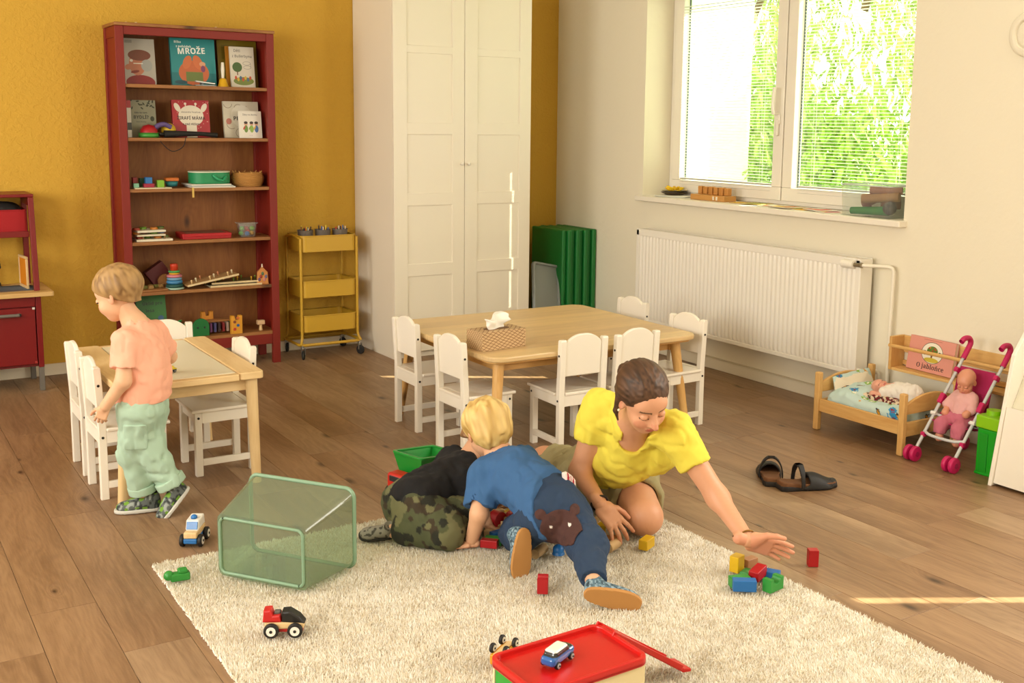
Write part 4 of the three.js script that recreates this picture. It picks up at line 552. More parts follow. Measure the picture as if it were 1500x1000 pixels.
{ const b = thing('plastic_box', 'clear plastic box of brown toys at the end of the sill', 'box', [.068, SY, 2.915]); const gm = new THREE.MeshPhysicalMaterial({ color: 0xf2f6f2, roughness: .02, transmission: .9, thickness: 0 });
  { const L = rrect(.21, .33, .02).getSpacedPoints(48), ps = [], ix = []; L.forEach((q) => ps.push(q.x * .94, .003, q.y * .96, q.x, .163, q.y)); for (let i = 0; i < L.length - 1; i++) ix.push(2 * i, 2 * i + 1, 2 * i + 2, 2 * i + 2, 2 * i + 1, 2 * i + 3); const g = new THREE.BufferGeometry(); g.setAttribute('position', new THREE.Float32BufferAttribute(ps, 3)); g.setIndex(ix); g.computeVertexNormals(); mesh('tub', g, gm, b); mesh('base', box(.196, .002, .315, 0, .002, 0, 0), gm, b); } mesh('rim', trayGeo(.21, .33, .165, .02, .0025)[1], mat(0xdfe5df, .3, { transmission: .4, thickness: 0 }), b);
  const put = (nm, lb, g, c, ro = .7) => one(nm, lb, 'toy', g, mat(c, ro), [.068, SY + .005, 2.915], 0, 'toys in the clear box');
  put('felt_tool', 'green brush lying at the bottom of the clear box on the sill', [rod([-.06, .02, -.12], [-.03, .03, .1], .018, .024, 12)], 0x1f7a34); put('paper_tube', 'pink brown paper tube in the clear box', [rod([.02, .05, -.11], [.05, .12, .02], .024, .024, 14)], 0x8a5a48); put('paper_tube', 'tan paper tube lying across the clear box', [rod([-.05, .085, -.06], [.02, .1, .12], .024, .024, 14)], 0xa0764e); put('wooden_piece', 'brown wooden block in the clear box', [box(.08, .06, .07, .03, .065, .06, .006)], 0x6f452e); put('fabric_roll', 'dusty pink fabric roll on top of the clear box', [rod([-.04, .13, -.02], [.04, .135, .12], .02, .02, 12)], 0x9a6a5a); put('dark_toy', 'dark grey toy in the clear box corner', [sph(.035, -.045, .045, .115, 1, 1, 1, 14)], 0x3a3838); put('paper_tube', 'short brown tube standing in the clear box', [rod([.06, .01, -.12], [.06, .09, -.115], .022, .022, 14)], 0x7d4f36); }
// ---------- people ----------
const bend = (d, ax, a) => V(d).applyAxisAngle(V(ax), a).toArray();
function handGeo(thumb, curl, spread, tone, th = .5, c = .003) { // metres of an adult hand; wrist at the origin, fingers along z, back of the hand +y
  const parts = [rbox([0, -.001, .047], [.037, .0125, .043], .012), cap([thumb * .012, -.004, .02], [thumb * .026, -.008, .035], .016, .015), cap([0, 0, -.03], [0, 0, .02], .0225, .021)];
  const L = [.068, .077, .071, .055], X = [.028, .0095, -.0095, -.027], f = [];
  for (let i = 0; i < 4; i++) {
    let p = [thumb * X[i], 0, .084 - (i === 3 ? .008 : i === 0 ? .003 : 0)], d = norm([thumb * spread * (1.5 - i) / 1.5, 0, 1]); const q = [];
    [.46, .3, .26].forEach((s, j) => { d = bend(d, [1, 0, 0], curl[i] * [.8, 1.1, .7][j]); const e = add(p, d, L[i] * s); q.push(cap(p, e, .0092 - j * .0009 - (i === 3 ? .001 : 0), .0085 - j * .0009 - (i === 3 ? .001 : 0))); p = e; });
    f.push(U(.002, ...q));
  }
  let p = [thumb * .024, -.006, .022], d = norm([thumb * .85, -.25, th + .25]); const q = [];
  [.036, .03, .026].forEach((s, j) => { const e = add(p, d, s); q.push(cap(p, e, .0125 - j * .0015, .011 - j * .0015)); p = e; d = norm(add(d, [-thumb * .18, -.05, .3])); }); f.push(U(.004, ...q));
  const palm = U(.014, ...parts), all = (x, y, z) => { let d = 1; for (const g of f) d = Math.min(d, g(x, y, z)); return smin(palm(x, y, z), d, .008); };
  const kn = C(tone).multiplyScalar(.86), base = C(tone), pink = C(tone).lerp(C(0xd8705a), .22);
  return sdfGeo(all, [-.085, -.085, -.055], [.085, .03, .18], c, (x, y, z) => (y < -.006 ? pink : z > .075 && noise3(x * 90, y * 90, z * 260) > .72 ? kn : base));
}
function headGeo(o) { // local: face +z, crown +y, the person's left +x; adult metres, the child version has a rounder skull
  const k = o.child, s = U(.022, ell([0, .032, -.018], k ? [.076, .08, .092] : [.0745, .083, .094]), ell([0, -.03, .028], k ? [.06, .062, .06] : [.056, .07, .062]), ell([0, -.075, .05], k ? [.028, .02, .024] : [.024, .02, .022]), ell([.034, -.03, .052], [.022, .02, .022]), ell([-.034, -.03, .052], [.022, .02, .022]), ell([0, .03, .055], [.05, .03, .022]));
  const nose = U(.008, cap([0, .006, .084], [0, -.024, k ? .094 : .104], .007, k ? .009 : .0105), ell([.009, -.028, .088], [.007, .006, .009]), ell([-.009, -.028, .088], [.007, .006, .009]));
  const eyes = [-1, 1].map((e) => ell([e * .031, .004, .086], [.016, .011, .012])), lids = [-1, 1].map((e) => ell([e * .031, .003, .071], [.0145, .0125, .0125]));
  const lips = U(.004, ell([0, -.0475, .085], [.021, .0042, .009]), ell([0, -.056, .083], [.017, .0052, .009])), lc = ell([0, -.0515, .095], [.022, .0016, .006]);
  const ears = [-1, 1].map((e) => { const fr = { x: norm([1, 0, e * .35]), y: [0, 1, 0], z: norm([-e * .35, 0, 1]) }, c = [e * (k ? .074 : .073), -.004, -.012]; return less(ell(c, [.007, .031, .018], fr), ell([c[0] + e * .006, c[1] + .004, c[2] + .004], [.005, .02, .01], fr), .004); });
  const f = (x, y, z) => { let d = s(x, y, z); d = smin(d, nose(x, y, z), .012); for (const e of eyes) d = -smin(-d, e(x, y, z), .014); for (const e of lids) d = smin(d, e(x, y, z), .003); d = smin(d, lips(x, y, z), .006); d = -smin(-d, lc(x, y, z), .002); for (const e of ears) d = smin(d, e(x, y, z), .007); return d; };
  const sk = C(o.tone), lip = C(o.lip ?? 0xb8604e), brow = C(o.brow ?? 0x5a3a24), lash = C(0x2a1a14), blush = sk.clone().lerp(C(0xc8553f), .22);
  return sdfGeo(f, [-.1, -.115, -.13], [.1, .125, .125], o.cell ?? .003, (x, y, z) => {
    if (z > .03) {
      const ax = Math.abs(x), by = .027 - 9 * (ax - .032) * (ax - .032) * .9;
      if (ax > .012 && ax < .05 && Math.abs(y - by) < .0032 && z > .05) return brow;
      if (Math.abs(y + .0015 + 10 * (ax - .031) * (ax - .031)) < .0022 && ax > .016 && ax < .046) return lash;
      if (ax < .0205 - .2 * Math.abs(y + .051) && y < -.0435 && y > -.0605 && z > .076) return lip;
      if (Math.hypot(ax - .04, y + .03) < .018) return blush; if (Math.hypot(x, y + .02) < .012 && z > .09) return blush;
    }
    if (Math.abs(x) > .074 && y < .03) return blush; return sk;
  });
}
const strands = (base, tip, f = 90, back = 0) => (x, y, z) => C(base).lerp(C(tip), clamp(-.1 + 1.1 * (back ? noise3(x * f, (y - z * .4) * f * .7, z * 10, 3) : noise3(x * f, y * 14, z * f, 3))));
const hairBump = (amp, f = 110) => (x, y, z) => amp * (noise3(x * f, y * 16, z * f, 3) - .5) * 2 + amp * .8 * (noise3(x * 30, y * 30, z * 30, 5) - .5);
const skullD = U(.022, ell([0, .032, -.018], [.076, .08, .092]), ell([0, -.03, .028], [.06, .062, .06]), cap([0, -.01, -.04], [0, -.055, -.04], .05, .04));
const shortHair = (y0, t) => cut(bumpy((x, y, z) => skullD(x, y, z) - .0012 - t * smooth(y0, y0 + .085, y), hairBump(.0028, 95)), plane([0, .055, .075], [0, -.5, .86]), plane([0, -.012, -.012], [0, -.78, .62]), (x, y, z) => y0 - y);
function shoe(parent, fr, at, L, colour, soleM) { // local z towards the toe, origin on the ground under the heel-ankle
  const k = L / .15, w = (z) => .026 + .007 * smooth(.0, .1, z) - .016 * smooth(.1, .125, z) - .006 * smooth(-.01, -.03, z);
  const outline = (x, z, m) => (Math.pow(Math.pow(Math.abs(x) / (.0275 + m + .006 * smooth(0, .09, z)), 2.5) + Math.pow(Math.abs(z - .046) / (.079 + m), 2.5), .4) - 1) * .03;
  const up = U(.014, cap([0, .03, -.004], [0, .022, .06], .028, .026), ell([0, .017, .085], [.029, .021, .036]), cap([0, .028, -.008], [0, .058, -.004], .026, .024));
  const g1 = place(sdfGeo(cut(less(up, ballD([0, .075, -.004], .021)), (x, y, z) => .006 - y, (x, y, z) => outline(x, z, .001)), [-.045, -.004, -.045], [.045, .09, .14], .0035, colour), fr, at, k);
  const g2 = place(sdfGeo((x, y, z) => Math.max(outline(x, z, .003), Math.abs(y - .005) - .006), [-.045, -.01, -.045], [.045, .02, .14], .003), fr, at, k);
  const s = soft('shoe', g1, vcol(.8), parent); soft('sole', g2, soleM, s); return s;
}
const wrinkle = (a, f, s = 1) => (x, y, z) => a * (noise3(x * f, y * f * .7, z * f, s) - .5) + a * .4 * (noise3(x * f * 3, y * f * 2, z * f * 3, s + 5) - .5) + a * .3 * Math.exp(-70 * Math.pow(noise3(x * f * 1.3, y * f * 1.1, z * f * 1.3, s + 11) - .5, 2)) - a * .1;
const flat = (hex, v = .06) => { const c = C(hex); return (x, y, z) => c; };
const sleeve = (a, b, t, ra, rb) => { const e = mixp(a, b, t); return cut(cap(a, b, ra, rb), plane(e, sub(b, a))); };

{ // woman kneeling on the rug in a yellow T-shirt
  const p = thing('person', 'woman in yellow T-shirt and khaki shorts kneeling on the rug, reaching for blocks', 'person');
  const J = { pel: [-2.03, .13, 3.46], chest: [-2.115, .31, 3.67], neck: [-2.195, .465, 3.825], head: [-2.262, .572, 3.958], shR: [-2.232, .475, 3.675], shL: [-2.085, .425, 3.915], elR: [-2.262, .225, 3.60], wrR: [-2.30, .165, 3.785], elL: [-2.0, .215, 4.05], wrL: [-2.035, .135, 4.235], hipL: [-1.96, .12, 3.48], hipR: [-2.10, .12, 3.43], knL: [-2.118, .092, 3.80], anL: [-1.93, .05, 3.5], knR: [-2.06, .085, 3.06], anR: [-2.25, .05, 3.3] };
  const tone = 0xd69c78, sk = C(tone), face = frameOf([-.08, -.52, .78], [-.14, .9, .2]);
  const skin = U(.03, cap(J.shR, J.elR, .046, .037), cap(J.elR, J.wrR, .036, .025)), skinL = U(.03, cap(J.shL, J.elL, .046, .037), cap(J.elL, J.wrL, .036, .025));
  const trunk = U(.05, cap(J.pel, J.chest, .1, .1), cap(J.chest, J.neck, .1, .06)), neckS = cap(J.neck, add(J.head, face.y, -.05), .052, .05);
  const legL = U(.03, cap(J.hipL, J.knL, .09, .064), cap(J.knL, J.anL, .058, .036)), legR = U(.03, cap(J.hipR, J.knR, .09, .062), cap(J.knR, J.anR, .055, .036));
  const all = U(.03, trunk, neckS, skin, skinL, legL, legR), floorCut = plane([0, .021, 0], [0, -1, 0]);
  const [lo, hi] = around(Object.values(J), .12);
  const body = sdfGeo(cut(all, floorCut), lo, hi, .009, () => sk);
  const handR = place(handGeo(1, [.22, .3, .3, .28], .3, tone, .55), frameOf([.32, -.62, .52], [-.25, .75, .5]), J.wrR, .98);
  const handL = place(handGeo(-1, [.1, .12, .14, .18], .05, tone, .75), frameOf([.80, -.28, .36], [.45, .35, -.82]), J.wrL, .98);
  const head = place(headGeo({ tone, brow: 0x5d4028 }), face, J.head);
  soft('body', merge([body, head, handR, handL]), vcol(.5), p);
  // shirt with a rounded V neck
  const up = norm(sub(J.neck, J.chest)), fw = norm(cross(sub(J.shL, J.shR), up).map((v) => -v));
  const front = norm(sub([.3, 0, .55], [0, 0, 0])), vee = onY(928, 646, .388);
  const shirtBody = U(.05, cap(add(J.pel, [0, .045, .02]), J.chest, .128, .118), cap(J.chest, add(J.neck, up, -.035), .118, .075), cap(J.shR, J.shL, .062, .062), ell(add(add(J.chest, front, .035), [-.05, .03, -.06]), [.08, .085, .08]), ell(add(add(J.chest, front, .045), [.05, .005, .07]), [.08, .085, .08]));
  const sl = U(.03, sleeve(J.shR, J.elR, .46, .064, .066), sleeve(J.shL, J.elL, .5, .064, .066));
  const hem = plane(add(J.pel, [0, -.015, .0]), norm(add(sub(J.pel, J.chest), [0, -.05, 0])));
  const neckHole = U(.02, ballD(onY(926, 641, .395), .036), ballD(onY(926, 641, .415), .036), ballD(onY(926, 641, .375), .03), cap(vee, add(J.neck, up, .04), .034, .05), cap(vee, add(add(J.neck, front, .06), up, .02), .034, .045), ell(add(J.neck, up, .03), [.056, .07, .056]), ell(vee, [.046, .05, .046]));
  const shirt = bumpy(cut(less(U(.035, shirtBody, sl), neckHole, .006), hem), wrinkle(.02, 17, 4));
  const [slo, shi] = around([J.shR, J.shL, J.pel, J.chest, J.elL], .17);
  soft('shirt', sdfGeo(less(shirt, off(U(.02, cap(J.chest, J.neck, .06, .045), neckS), .006), .006), slo, shi, .007), mat(0xe6d44c, .85, { sheen: .3 }), p);
  // shorts
  const shorts = bumpy(cut(U(.05, cap(J.hipL, J.hipR, .118, .118), sleeve(J.hipL, J.knL, .66, .112, .094), sleeve(J.hipR, J.knR, .72, .108, .092), cap(J.pel, add(J.pel, [-.01, .06, .03]), .115, .115)), plane([0, .02, 0], [0, -1, 0])), wrinkle(.02, 16, 9));
  const [plo, phi] = around([J.hipL, J.hipR, J.knL, J.knR], .15);
  soft('shorts', sdfGeo(less(shorts, off(U(.02, legL, legR), .003), .003), plo, phi, .008), mat(0x9a9068, .9), p);
  // hair pulled back
  const loc = U(.02, ell([0, .042, -.026], [.085, .086, .096]), ell([0, -.015, -.07], [.066, .06, .05]));
  const hl = cut(bumpy(loc, (x, y, z) => .0018 * (noise3(x * 170, (y - z * .4) * 110, z * 9, 3) - .5) * 2), plane([0, .05, .072], [0, -.45, .9]), (x, y, z) => { const a = plane([0, -.02, -.012], [0, -.75, .65]); return a(x, y, z); });
  const tail = U(.015, cap([.0, .01, -.105], [.005, .0, -.13], .03, .03), cap([.005, .0, -.13], [.0, -.07, -.125], .03, .014)), wisp = U(.01, cap([-.078, .01, -.03], [-.082, -.05, -.02], .012, .008), cap([-.082, -.05, -.02], [-.074, -.085, -.005], .008, .003));
  const hair = U(.012, hl, bumpy(tail, hairBump(.004)), wisp);
  soft('hair', place(sdfGeo(hair, [-.12, -.11, -.19], [.12, .15, .11], .0032, strands(0x33200f, 0x64432a, 170, 1)), face, J.head), vcol(.55), p);
  const ringAt = (w, e, t, R, m, n) => { const d = norm(sub(e, w)), g = new THREE.TorusGeometry(R, n, 10, 30); g.applyQuaternion(new THREE.Quaternion().setFromUnitVectors(new THREE.Vector3(0, 0, 1), V(d))); const q = mixp(w, e, t); return soft('bracelet', clean(g.translate(...q)), m, p); };
  ringAt(J.wrR, J.elR, .06, .0295, mat(0x1d1512, .5), .004); ringAt(J.wrL, J.elL, .06, .0305, mat(0x8a6228, .35, { metalness: .6 }), .003);
  soft('earring', place(clean(sph(.005, -.079, -.036, -.008)), face, J.head), mat(0xe8dcc0, .25), p);
}
{ // boy standing at the small table
  const p = thing('person', 'small boy in peach T-shirt and mint trousers standing at the small table', 'person');
  const J = { pel: [-3.542, .41, 2.586], chest: [-3.545, .60, 2.575], neck: [-3.55, .715, 2.562], head: [-3.603, .825, 2.537], shL: [-3.60, .665, 2.635], shR: [-3.478, .665, 2.525], elL: [-3.625, .53, 2.672], wrL: [-3.683, .435, 2.632], elR: [-3.41, .56, 2.465], wrR: [-3.44, .51, 2.37], hipL: [-3.565, .40, 2.62], hipR: [-3.515, .40, 2.545], knL: [-3.585, .235, 2.585], anL: [-3.545, .06, 2.57], knR: [-3.525, .235, 2.62], anR: [-3.452, .09, 2.645] };
  const tone = 0xdfae88, sk = C(tone), face = frameOf([-.64, -.40, -.66], [-.3, .9, -.3]);
  const arms = U(.015, cap(J.shL, J.elL, .031, .028), cap(J.elL, J.wrL, .027, .02)), armR = U(.015, cap(J.shR, J.elR, .03, .027), cap(J.elR, J.wrR, .026, .019));
  const neckS = cap(J.neck, add(J.head, face.y, -.04), .038, .037), all = U(.02, cap(J.pel, J.neck, .06, .045), neckS, arms, armR, cap(J.anL, J.knL, .025, .03), cap(J.anR, J.knR, .025, .03));
  const [lo, hi] = around(Object.values(J), .07);
  const handL = place(handGeo(-1, [.45, .5, .55, .6], .12, tone, .6, .004), frameOf([-.3, -.9, -.25], [-.45, -.1, .8]), J.wrL, .56), handR = place(handGeo(1, [.3, .3, .3, .3], .1, tone, .5, .004), frameOf([-.3, -.15, -.9], [0, 1, 0]), J.wrR, .56);
  soft('body', merge([sdfGeo(all, lo, hi, .007, () => sk), place(headGeo({ tone, child: 1, brow: 0xa58558, lip: 0xc97f6c, cell: .0035 }), face, J.head, .9), handL, handR]), vcol(.55), p);
  const fwd = norm([-.65, 0, -.76]), side = norm(sub(J.shL, J.shR)), fr = { x: side, y: [0, 1, 0], z: fwd };
  const torso = U(.03, ell([-3.54, .60, 2.578], [.098, .12, .082], fr), ell([-3.535, .49, 2.59], [.106, .21, .094], fr), cap(J.shL, J.shR, .047, .047), cap(J.chest, J.neck, .07, .045));
  const sl = U(.02, sleeve(J.shL, J.elL, .68, .048, .05), sleeve(J.shR, J.elR, .7, .047, .047));
  const shirt = bumpy(cut(less(U(.025, torso, sl), off(neckS, .006), .004), plane([-3.54, .425, 2.6], [.12, -1, .1])), wrinkle(.012, 22, 2));
  soft('shirt', sdfGeo(shirt, [-3.72, .38, 2.4], [-3.34, .77, 2.78], .0055), mat(0xf2b093, .85, { sheen: .3 }), p);
  const cuffL = mixp(J.knL, J.anL, .86), cuffR = mixp(J.knR, J.anR, .84);
  const tr = bumpy(U(.012, U(.03, cap(J.hipL, J.hipR, .072, .072), cap(J.pel, add(J.pel, [0, .05, 0]), .08, .078), cap(J.hipL, J.knL, .07, .055), cap(J.hipR, J.knR, .066, .054)), sleeve(J.knL, J.anL, .9, .053, .047), sleeve(J.knR, J.anR, .88, .053, .05)), wrinkle(.016, 20, 6));
  const cuffs = (j, a, r, t) => { const c = mixp(j, a, t), d = norm(sub(a, j)); return cut(cap(add(c, d, -.016), add(c, d, .016), r), plane(add(c, d, .016), d), plane(add(c, d, -.016), d.map((v) => -v))); };
  const mint = mat(0xa9c4ad, .9), trg = soft('trousers', sdfGeo(tr, [-3.68, .03, 2.44], [-3.36, .5, 2.76], .006), mint, p);
  soft('cuff', sdfGeo(cuffs(J.knL, J.anL, .054, .82), ...around([cuffL], .08), .0045), mint, trg); soft('cuff', sdfGeo(cuffs(J.knR, J.anR, .056, .8), ...around([cuffR], .08), .0045), mint, trg);
  const pk = ell([-3.60, .325, 2.665], [.05, .05, .02], frameOf([-.3, 0, .95], [0, 1, 0])), pocket = cut(off(tr, .004), rbox([-3.592, .315, 2.67], [.042, .05, .06], .01, frameOf([-.25, 0, .97], [0, 1, 0])));
  soft('patch_pocket', sdfGeo(pocket, [-3.68, .24, 2.6], [-3.5, .38, 2.76], .0045), mint, trg);
  const pat = (x, y, z) => { const n = noise3(x * 120, y * 60, z * 120, 3), m = noise3(x * 60, y * 60, z * 60, 8); return m > .68 ? C(0x6f9a2c) : n > .6 ? C(0x2f3434) : n < .3 ? C(0x9aa19a) : C(0x5c625f); };
  const soleM = mat(0xc9c6bc, .7);
  shoe(p, frameOf([-.93, 0, -.3], [0, 1, 0]), [-3.527, .004, 2.585], .155, pat, soleM);
  shoe(p, frameOf([-.62, -.62, .1], [-.62, .62, -.1]), [-3.425, .063, 2.655], .155, pat, soleM);
  const hl = shortHair(-.055, .012);
  soft('hair', place(sdfGeo(hl, [-.11, -.08, -.14], [.11, .14, .1], .0036, strands(0x7d5c34, 0xb8925c, 100)), face, J.head, .91), vcol(.6), p);
}
{ // boy in the blue shirt crawling over the rug
  const p = thing('person', 'blond boy in blue T-shirt and navy trousers with bear patch crawling on the rug', 'person');
  const J = { pel: [-2.515, .20, 3.80], chest: [-2.545, .265, 3.62], neck: [-2.555, .315, 3.525], head: [-2.562, .385, 3.45], shL: [-2.625, .26, 3.545], shR: [-2.455, .275, 3.53], elL: [-2.678, .145, 3.60], wrL: [-2.69, .05, 3.572], elR: [-2.40, .16, 3.5], wrR: [-2.42, .07, 3.40], hipL: [-2.56, .175, 3.80], hipR: [-2.465, .175, 3.815], knL: [-2.56, .075, 3.665], anL: [-2.622, .10, 3.795], knR: [-2.495, .125, 3.985], anR: [-2.578, .085, 4.135] };
  const tone = 0xdfab86, sk = C(tone), face = frameOf([.22, -.5, -.84], [-.05, .9, -.4]);
  const armL = U(.015, cap(J.shL, J.elL, .034, .031), cap(J.elL, J.wrL, .031, .023)), armR = U(.015, cap(J.shR, J.elR, .032, .028), cap(J.elR, J.wrR, .027, .02));
  const neckS = cap(J.neck, add(J.head, face.y, -.03), .04, .04), all = U(.02, cap(J.pel, J.neck, .07, .05), neckS, armL, armR, cap(J.knR, J.anR, .035, .027), cap(J.knL, J.anL, .03, .026));
  const handL = place(handGeo(-1, [.1, .08, .08, .1], .35, tone, .5, .004), frameOf([-.80, -.12, -.5], [.05, 1, 0]), add(J.wrL, [-.004, -.018, 0]), .6), handR = place(handGeo(1, [.3, .3, .3, .3], .2, tone, .5, .004), frameOf([0, -.2, -1], [0, 1, 0]), J.wrR, .58);
  soft('body', merge([sdfGeo(all, ...around(Object.values(J), .09), .007, () => sk), place(headGeo({ tone, child: 1, brow: 0xc9a25a, cell: .0035 }), face, J.head, .93), handL, handR]), vcol(.55), p);
  const torso = U(.04, cap(add(J.pel, [0, .008, .02]), J.chest, .113, .096), cap(J.chest, add(J.neck, [0, -.03, .02]), .09, .062), cap(J.shL, J.shR, .05, .05));
  const sl = U(.02, sleeve(J.shL, J.elL, .82, .053, .055), sleeve(J.shR, J.elR, .75, .05, .05)), hem = plane([-2.52, .25, 3.812], [.26, .3, .92]);
  const shirt = bumpy(cut(less(less(U(.03, torso, sl), off(U(.01, armL, armR), .003), .003), off(neckS, .005), .004), hem, plane([0, .11, 0], [0, -1, 0])), wrinkle(.013, 20, 12));
  soft('shirt', sdfGeo(shirt, [-2.77, .09, 3.40], [-2.33, .42, 3.93], .0055), mat(0x37608f, .88, { sheen: .2 }), p);
  const tr = bumpy(U(.035, ell([-2.512, .185, 3.80], [.112, .098, .098]), cap(J.hipL, J.knL, .075, .06), cap(J.knL, mixp(J.knL, J.anL, .75), .058, .046), cap(J.hipR, J.knR, .078, .06), sleeve(J.knR, J.anR, 1.04, .058, .042), cap(J.pel, add(J.pel, [0, .03, -.05]), .09, .094)), wrinkle(.012, 22, 14));
  const tg = soft('trousers', sdfGeo(cut(tr, plane([0, .02, 0], [0, -1, 0])), ...around([J.pel, J.hipL, J.hipR, J.knL, J.knR, J.anR, J.anL], .11), .006), mat(0x263a55, .92), p);
  const bf = frameOf([-.42, .28, .86], [.02, .95, -.3]), bc = [-2.54, .165, 3.885], local = (x, y, z) => { const q = [x - bc[0], y - bc[1], z - bc[2]]; return [dot(q, bf.x), dot(q, bf.y), dot(q, bf.z)]; };
  const bearD = (x, y, z) => { const [a, b] = local(x, y, z); return Math.min(Math.hypot(a / 1.12, b) - .058, Math.hypot(a - .058, b - .05) - .018, Math.hypot(a + .058, b - .05) - .018); };
  soft('bear_patch', sdfGeo(cut(off(tr, .004), bearD, plane(bc, bf.z.map((v) => -v)).constructor ? (x, y, z) => -.09 - local(x, y, z)[2] : 0), ...around([bc], .11), .004, (x, y, z) => { const [a, b] = local(x, y, z); return Math.min(Math.hypot(a - .03, b - .006), Math.hypot(a + .03, b - .006)) < .0052 ? C(0xeee6dc) : noise3(x * 40, y * 40, z * 40) > .75 ? C(0x412622) : C(0x4a2c27); }), vcol(.9), tg);
  soft('waist_label', sdfGeo(cut(off(U(.02, tr, torso), .006), rbox([-2.445, .275, 3.80], [.028, .04, .009], .002, frameOf([.35, .1, .94], [0, 1, 0]))), [-2.50, .2, 3.75], [-2.38, .34, 3.85], .003, (x, y, z) => (noise3(x * 170, 1, z * 60) > .6 ? C(0xf0e4dc) : C(0xb3203a))), vcol(.8), tg);
  const pat = (x, y, z) => { const n = noise3(x * 220, y * 220, z * 220, 3); return n > .62 ? C(0x8fa7b4) : n < .34 ? C(0x2c3a44) : C(0x54707f); };
  const tan = mat(0xb98447, .75);
  shoe(p, frameOf([-.16, -.97, .1], [.05, .15, -.98]), [-2.648, .128, 3.843], .16, pat, tan);
  shoe(p, frameOf([.8, -.2, .5], [.5, .3, -.8]), [-2.606, .058, 4.192], .165, pat, tan);
  const hl = cut(bumpy(U(.02, ell([0, .036, -.026], [.092, .088, .102]), ell([0, -.022, -.06], [.078, .06, .055])), (x, y, z) => hairBump(.006, 60)(x, y, z)), plane([0, .045, .076], [0, -.4, .9]), plane([0, -.03, -.002], [0, -.7, .72]));
  soft('hair', place(sdfGeo(hl, [-.12, -.11, -.15], [.12, .15, .11], .0036, strands(0xb9904a, 0xeccf88, 80)), face, J.head, .95), vcol(.55), p);
}
{ // boy in black kneeling, head hidden behind the blond boy
  const p = thing('person', 'boy in black T-shirt and camouflage trousers kneeling, bent over the blocks', 'person');
  const J = { pel: [-2.80, .135, 3.36], chest: [-2.66, .15, 3.30], neck: [-2.565, .21, 3.28], head: [-2.462, .285, 3.245], shL: [-2.57, .205, 3.2], shR: [-2.6, .18, 3.36], elR: [-2.59, .11, 3.45], wrR: [-2.585, .06, 3.50], elL: [-2.5, .15, 3.2], wrL: [-2.44, .07, 3.24], hipL: [-2.81, .12, 3.31], hipR: [-2.815, .115, 3.40], knR: [-2.765, .072, 3.515], anR: [-2.895, .06, 3.38], knL: [-2.66, .075, 3.44], anL: [-2.77, .06, 3.27] };
  const tone = 0xd9a682, sk = C(tone), face = frameOf([.55, -.75, .35], [.75, .6, 0]);
  const armR = U(.015, cap(J.shR, J.elR, .034, .029), cap(J.elR, J.wrR, .028, .021)), armL = U(.015, cap(J.shL, J.elL, .034, .029), cap(J.elL, J.wrL, .028, .021)), neckS = cap(J.neck, add(J.head, face.y, -.03), .04, .04);
  const all = U(.02, cap(J.pel, J.neck, .07, .05), neckS, armR, armL, cap(J.knR, J.anR, .04, .03), cap(J.knL, J.anL, .04, .03));
  const hand = (t, at, f) => place(handGeo(t, [.3, .3, .3, .3], .2, tone, .5, .0045), f, at, .58);
  soft('body', merge([sdfGeo(all, ...around(Object.values(J), .09), .008, () => sk), place(headGeo({ tone, child: 1, cell: .004 }), face, J.head, .9), hand(1, J.wrR, frameOf([.6, -.4, .5], [0, 1, 0])), hand(-1, J.wrL, frameOf([.8, -.4, .2], [0, 1, 0]))]), vcol(.55), p);
  const torso = U(.04, cap(J.pel, J.chest, .1, .096), cap(J.chest, J.neck, .094, .056), cap(J.shL, J.shR, .052, .052));
  const shirt = bumpy(cut(less(U(.03, torso, sleeve(J.shR, J.elR, .85, .055, .056), sleeve(J.shL, J.elL, .85, .055, .056)), off(U(.01, armR, armL), .003), .003), plane([-2.84, .10, 3.37], [-.75, -.5, .1])), wrinkle(.014, 20, 22));
  soft('shirt', sdfGeo(shirt, [-3.03, .05, 3.08], [-2.5, .4, 3.52], .0065), mat(0x100f12, .9), p);
  const camo = (x, y, z) => { const a = noise3(x * 34, y * 34, z * 34, 31), b = noise3(x * 26, y * 26, z * 26, 41), c = noise3(x * 40, y * 40, z * 40, 51); return a > .62 ? C(0x23241a) : b > .6 ? C(0x6c6a48) : c > .64 ? C(0x3b3020) : C(0x4c5034); };
  const tr = bumpy(U(.035, cap(J.hipL, J.hipR, .08, .08), cap(J.hipR, J.knR, .08, .068), sleeve(J.knR, J.anR, .95, .066, .05), cap(J.hipL, J.knL, .085, .07), sleeve(J.knL, J.anL, .95, .066, .05)), wrinkle(.014, 20, 24));
  soft('trousers', sdfGeo(cut(tr, plane([0, .02, 0], [0, -1, 0])), ...around([J.hipL, J.hipR, J.knL, J.knR, J.anR, J.anL], .11), .0055, camo), vcol(.9), p);
  const pat = (x, y, z) => (noise3(x * 90, y * 90, z * 90) > .6 ? C(0x45413c) : C(0x8a847b));
  shoe(p, frameOf([-.85, -.04, -.45], [-.05, .78, .6]), [-2.905, .04, 3.365], .125, pat, mat(0x26231f, .8));
  shoe(p, frameOf([-.85, -.04, -.4], [-.05, .8, .6]), [-2.73, .04, 3.22], .125, pat, mat(0x26231f, .8));
  const hl = shortHair(-.055, .012);
  soft('hair', place(sdfGeo(hl, [-.11, -.09, -.14], [.11, .14, .1], .004, strands(0x7a5634, 0xa87c4e, 90)), face, J.head, .92), vcol(.6), p);
}
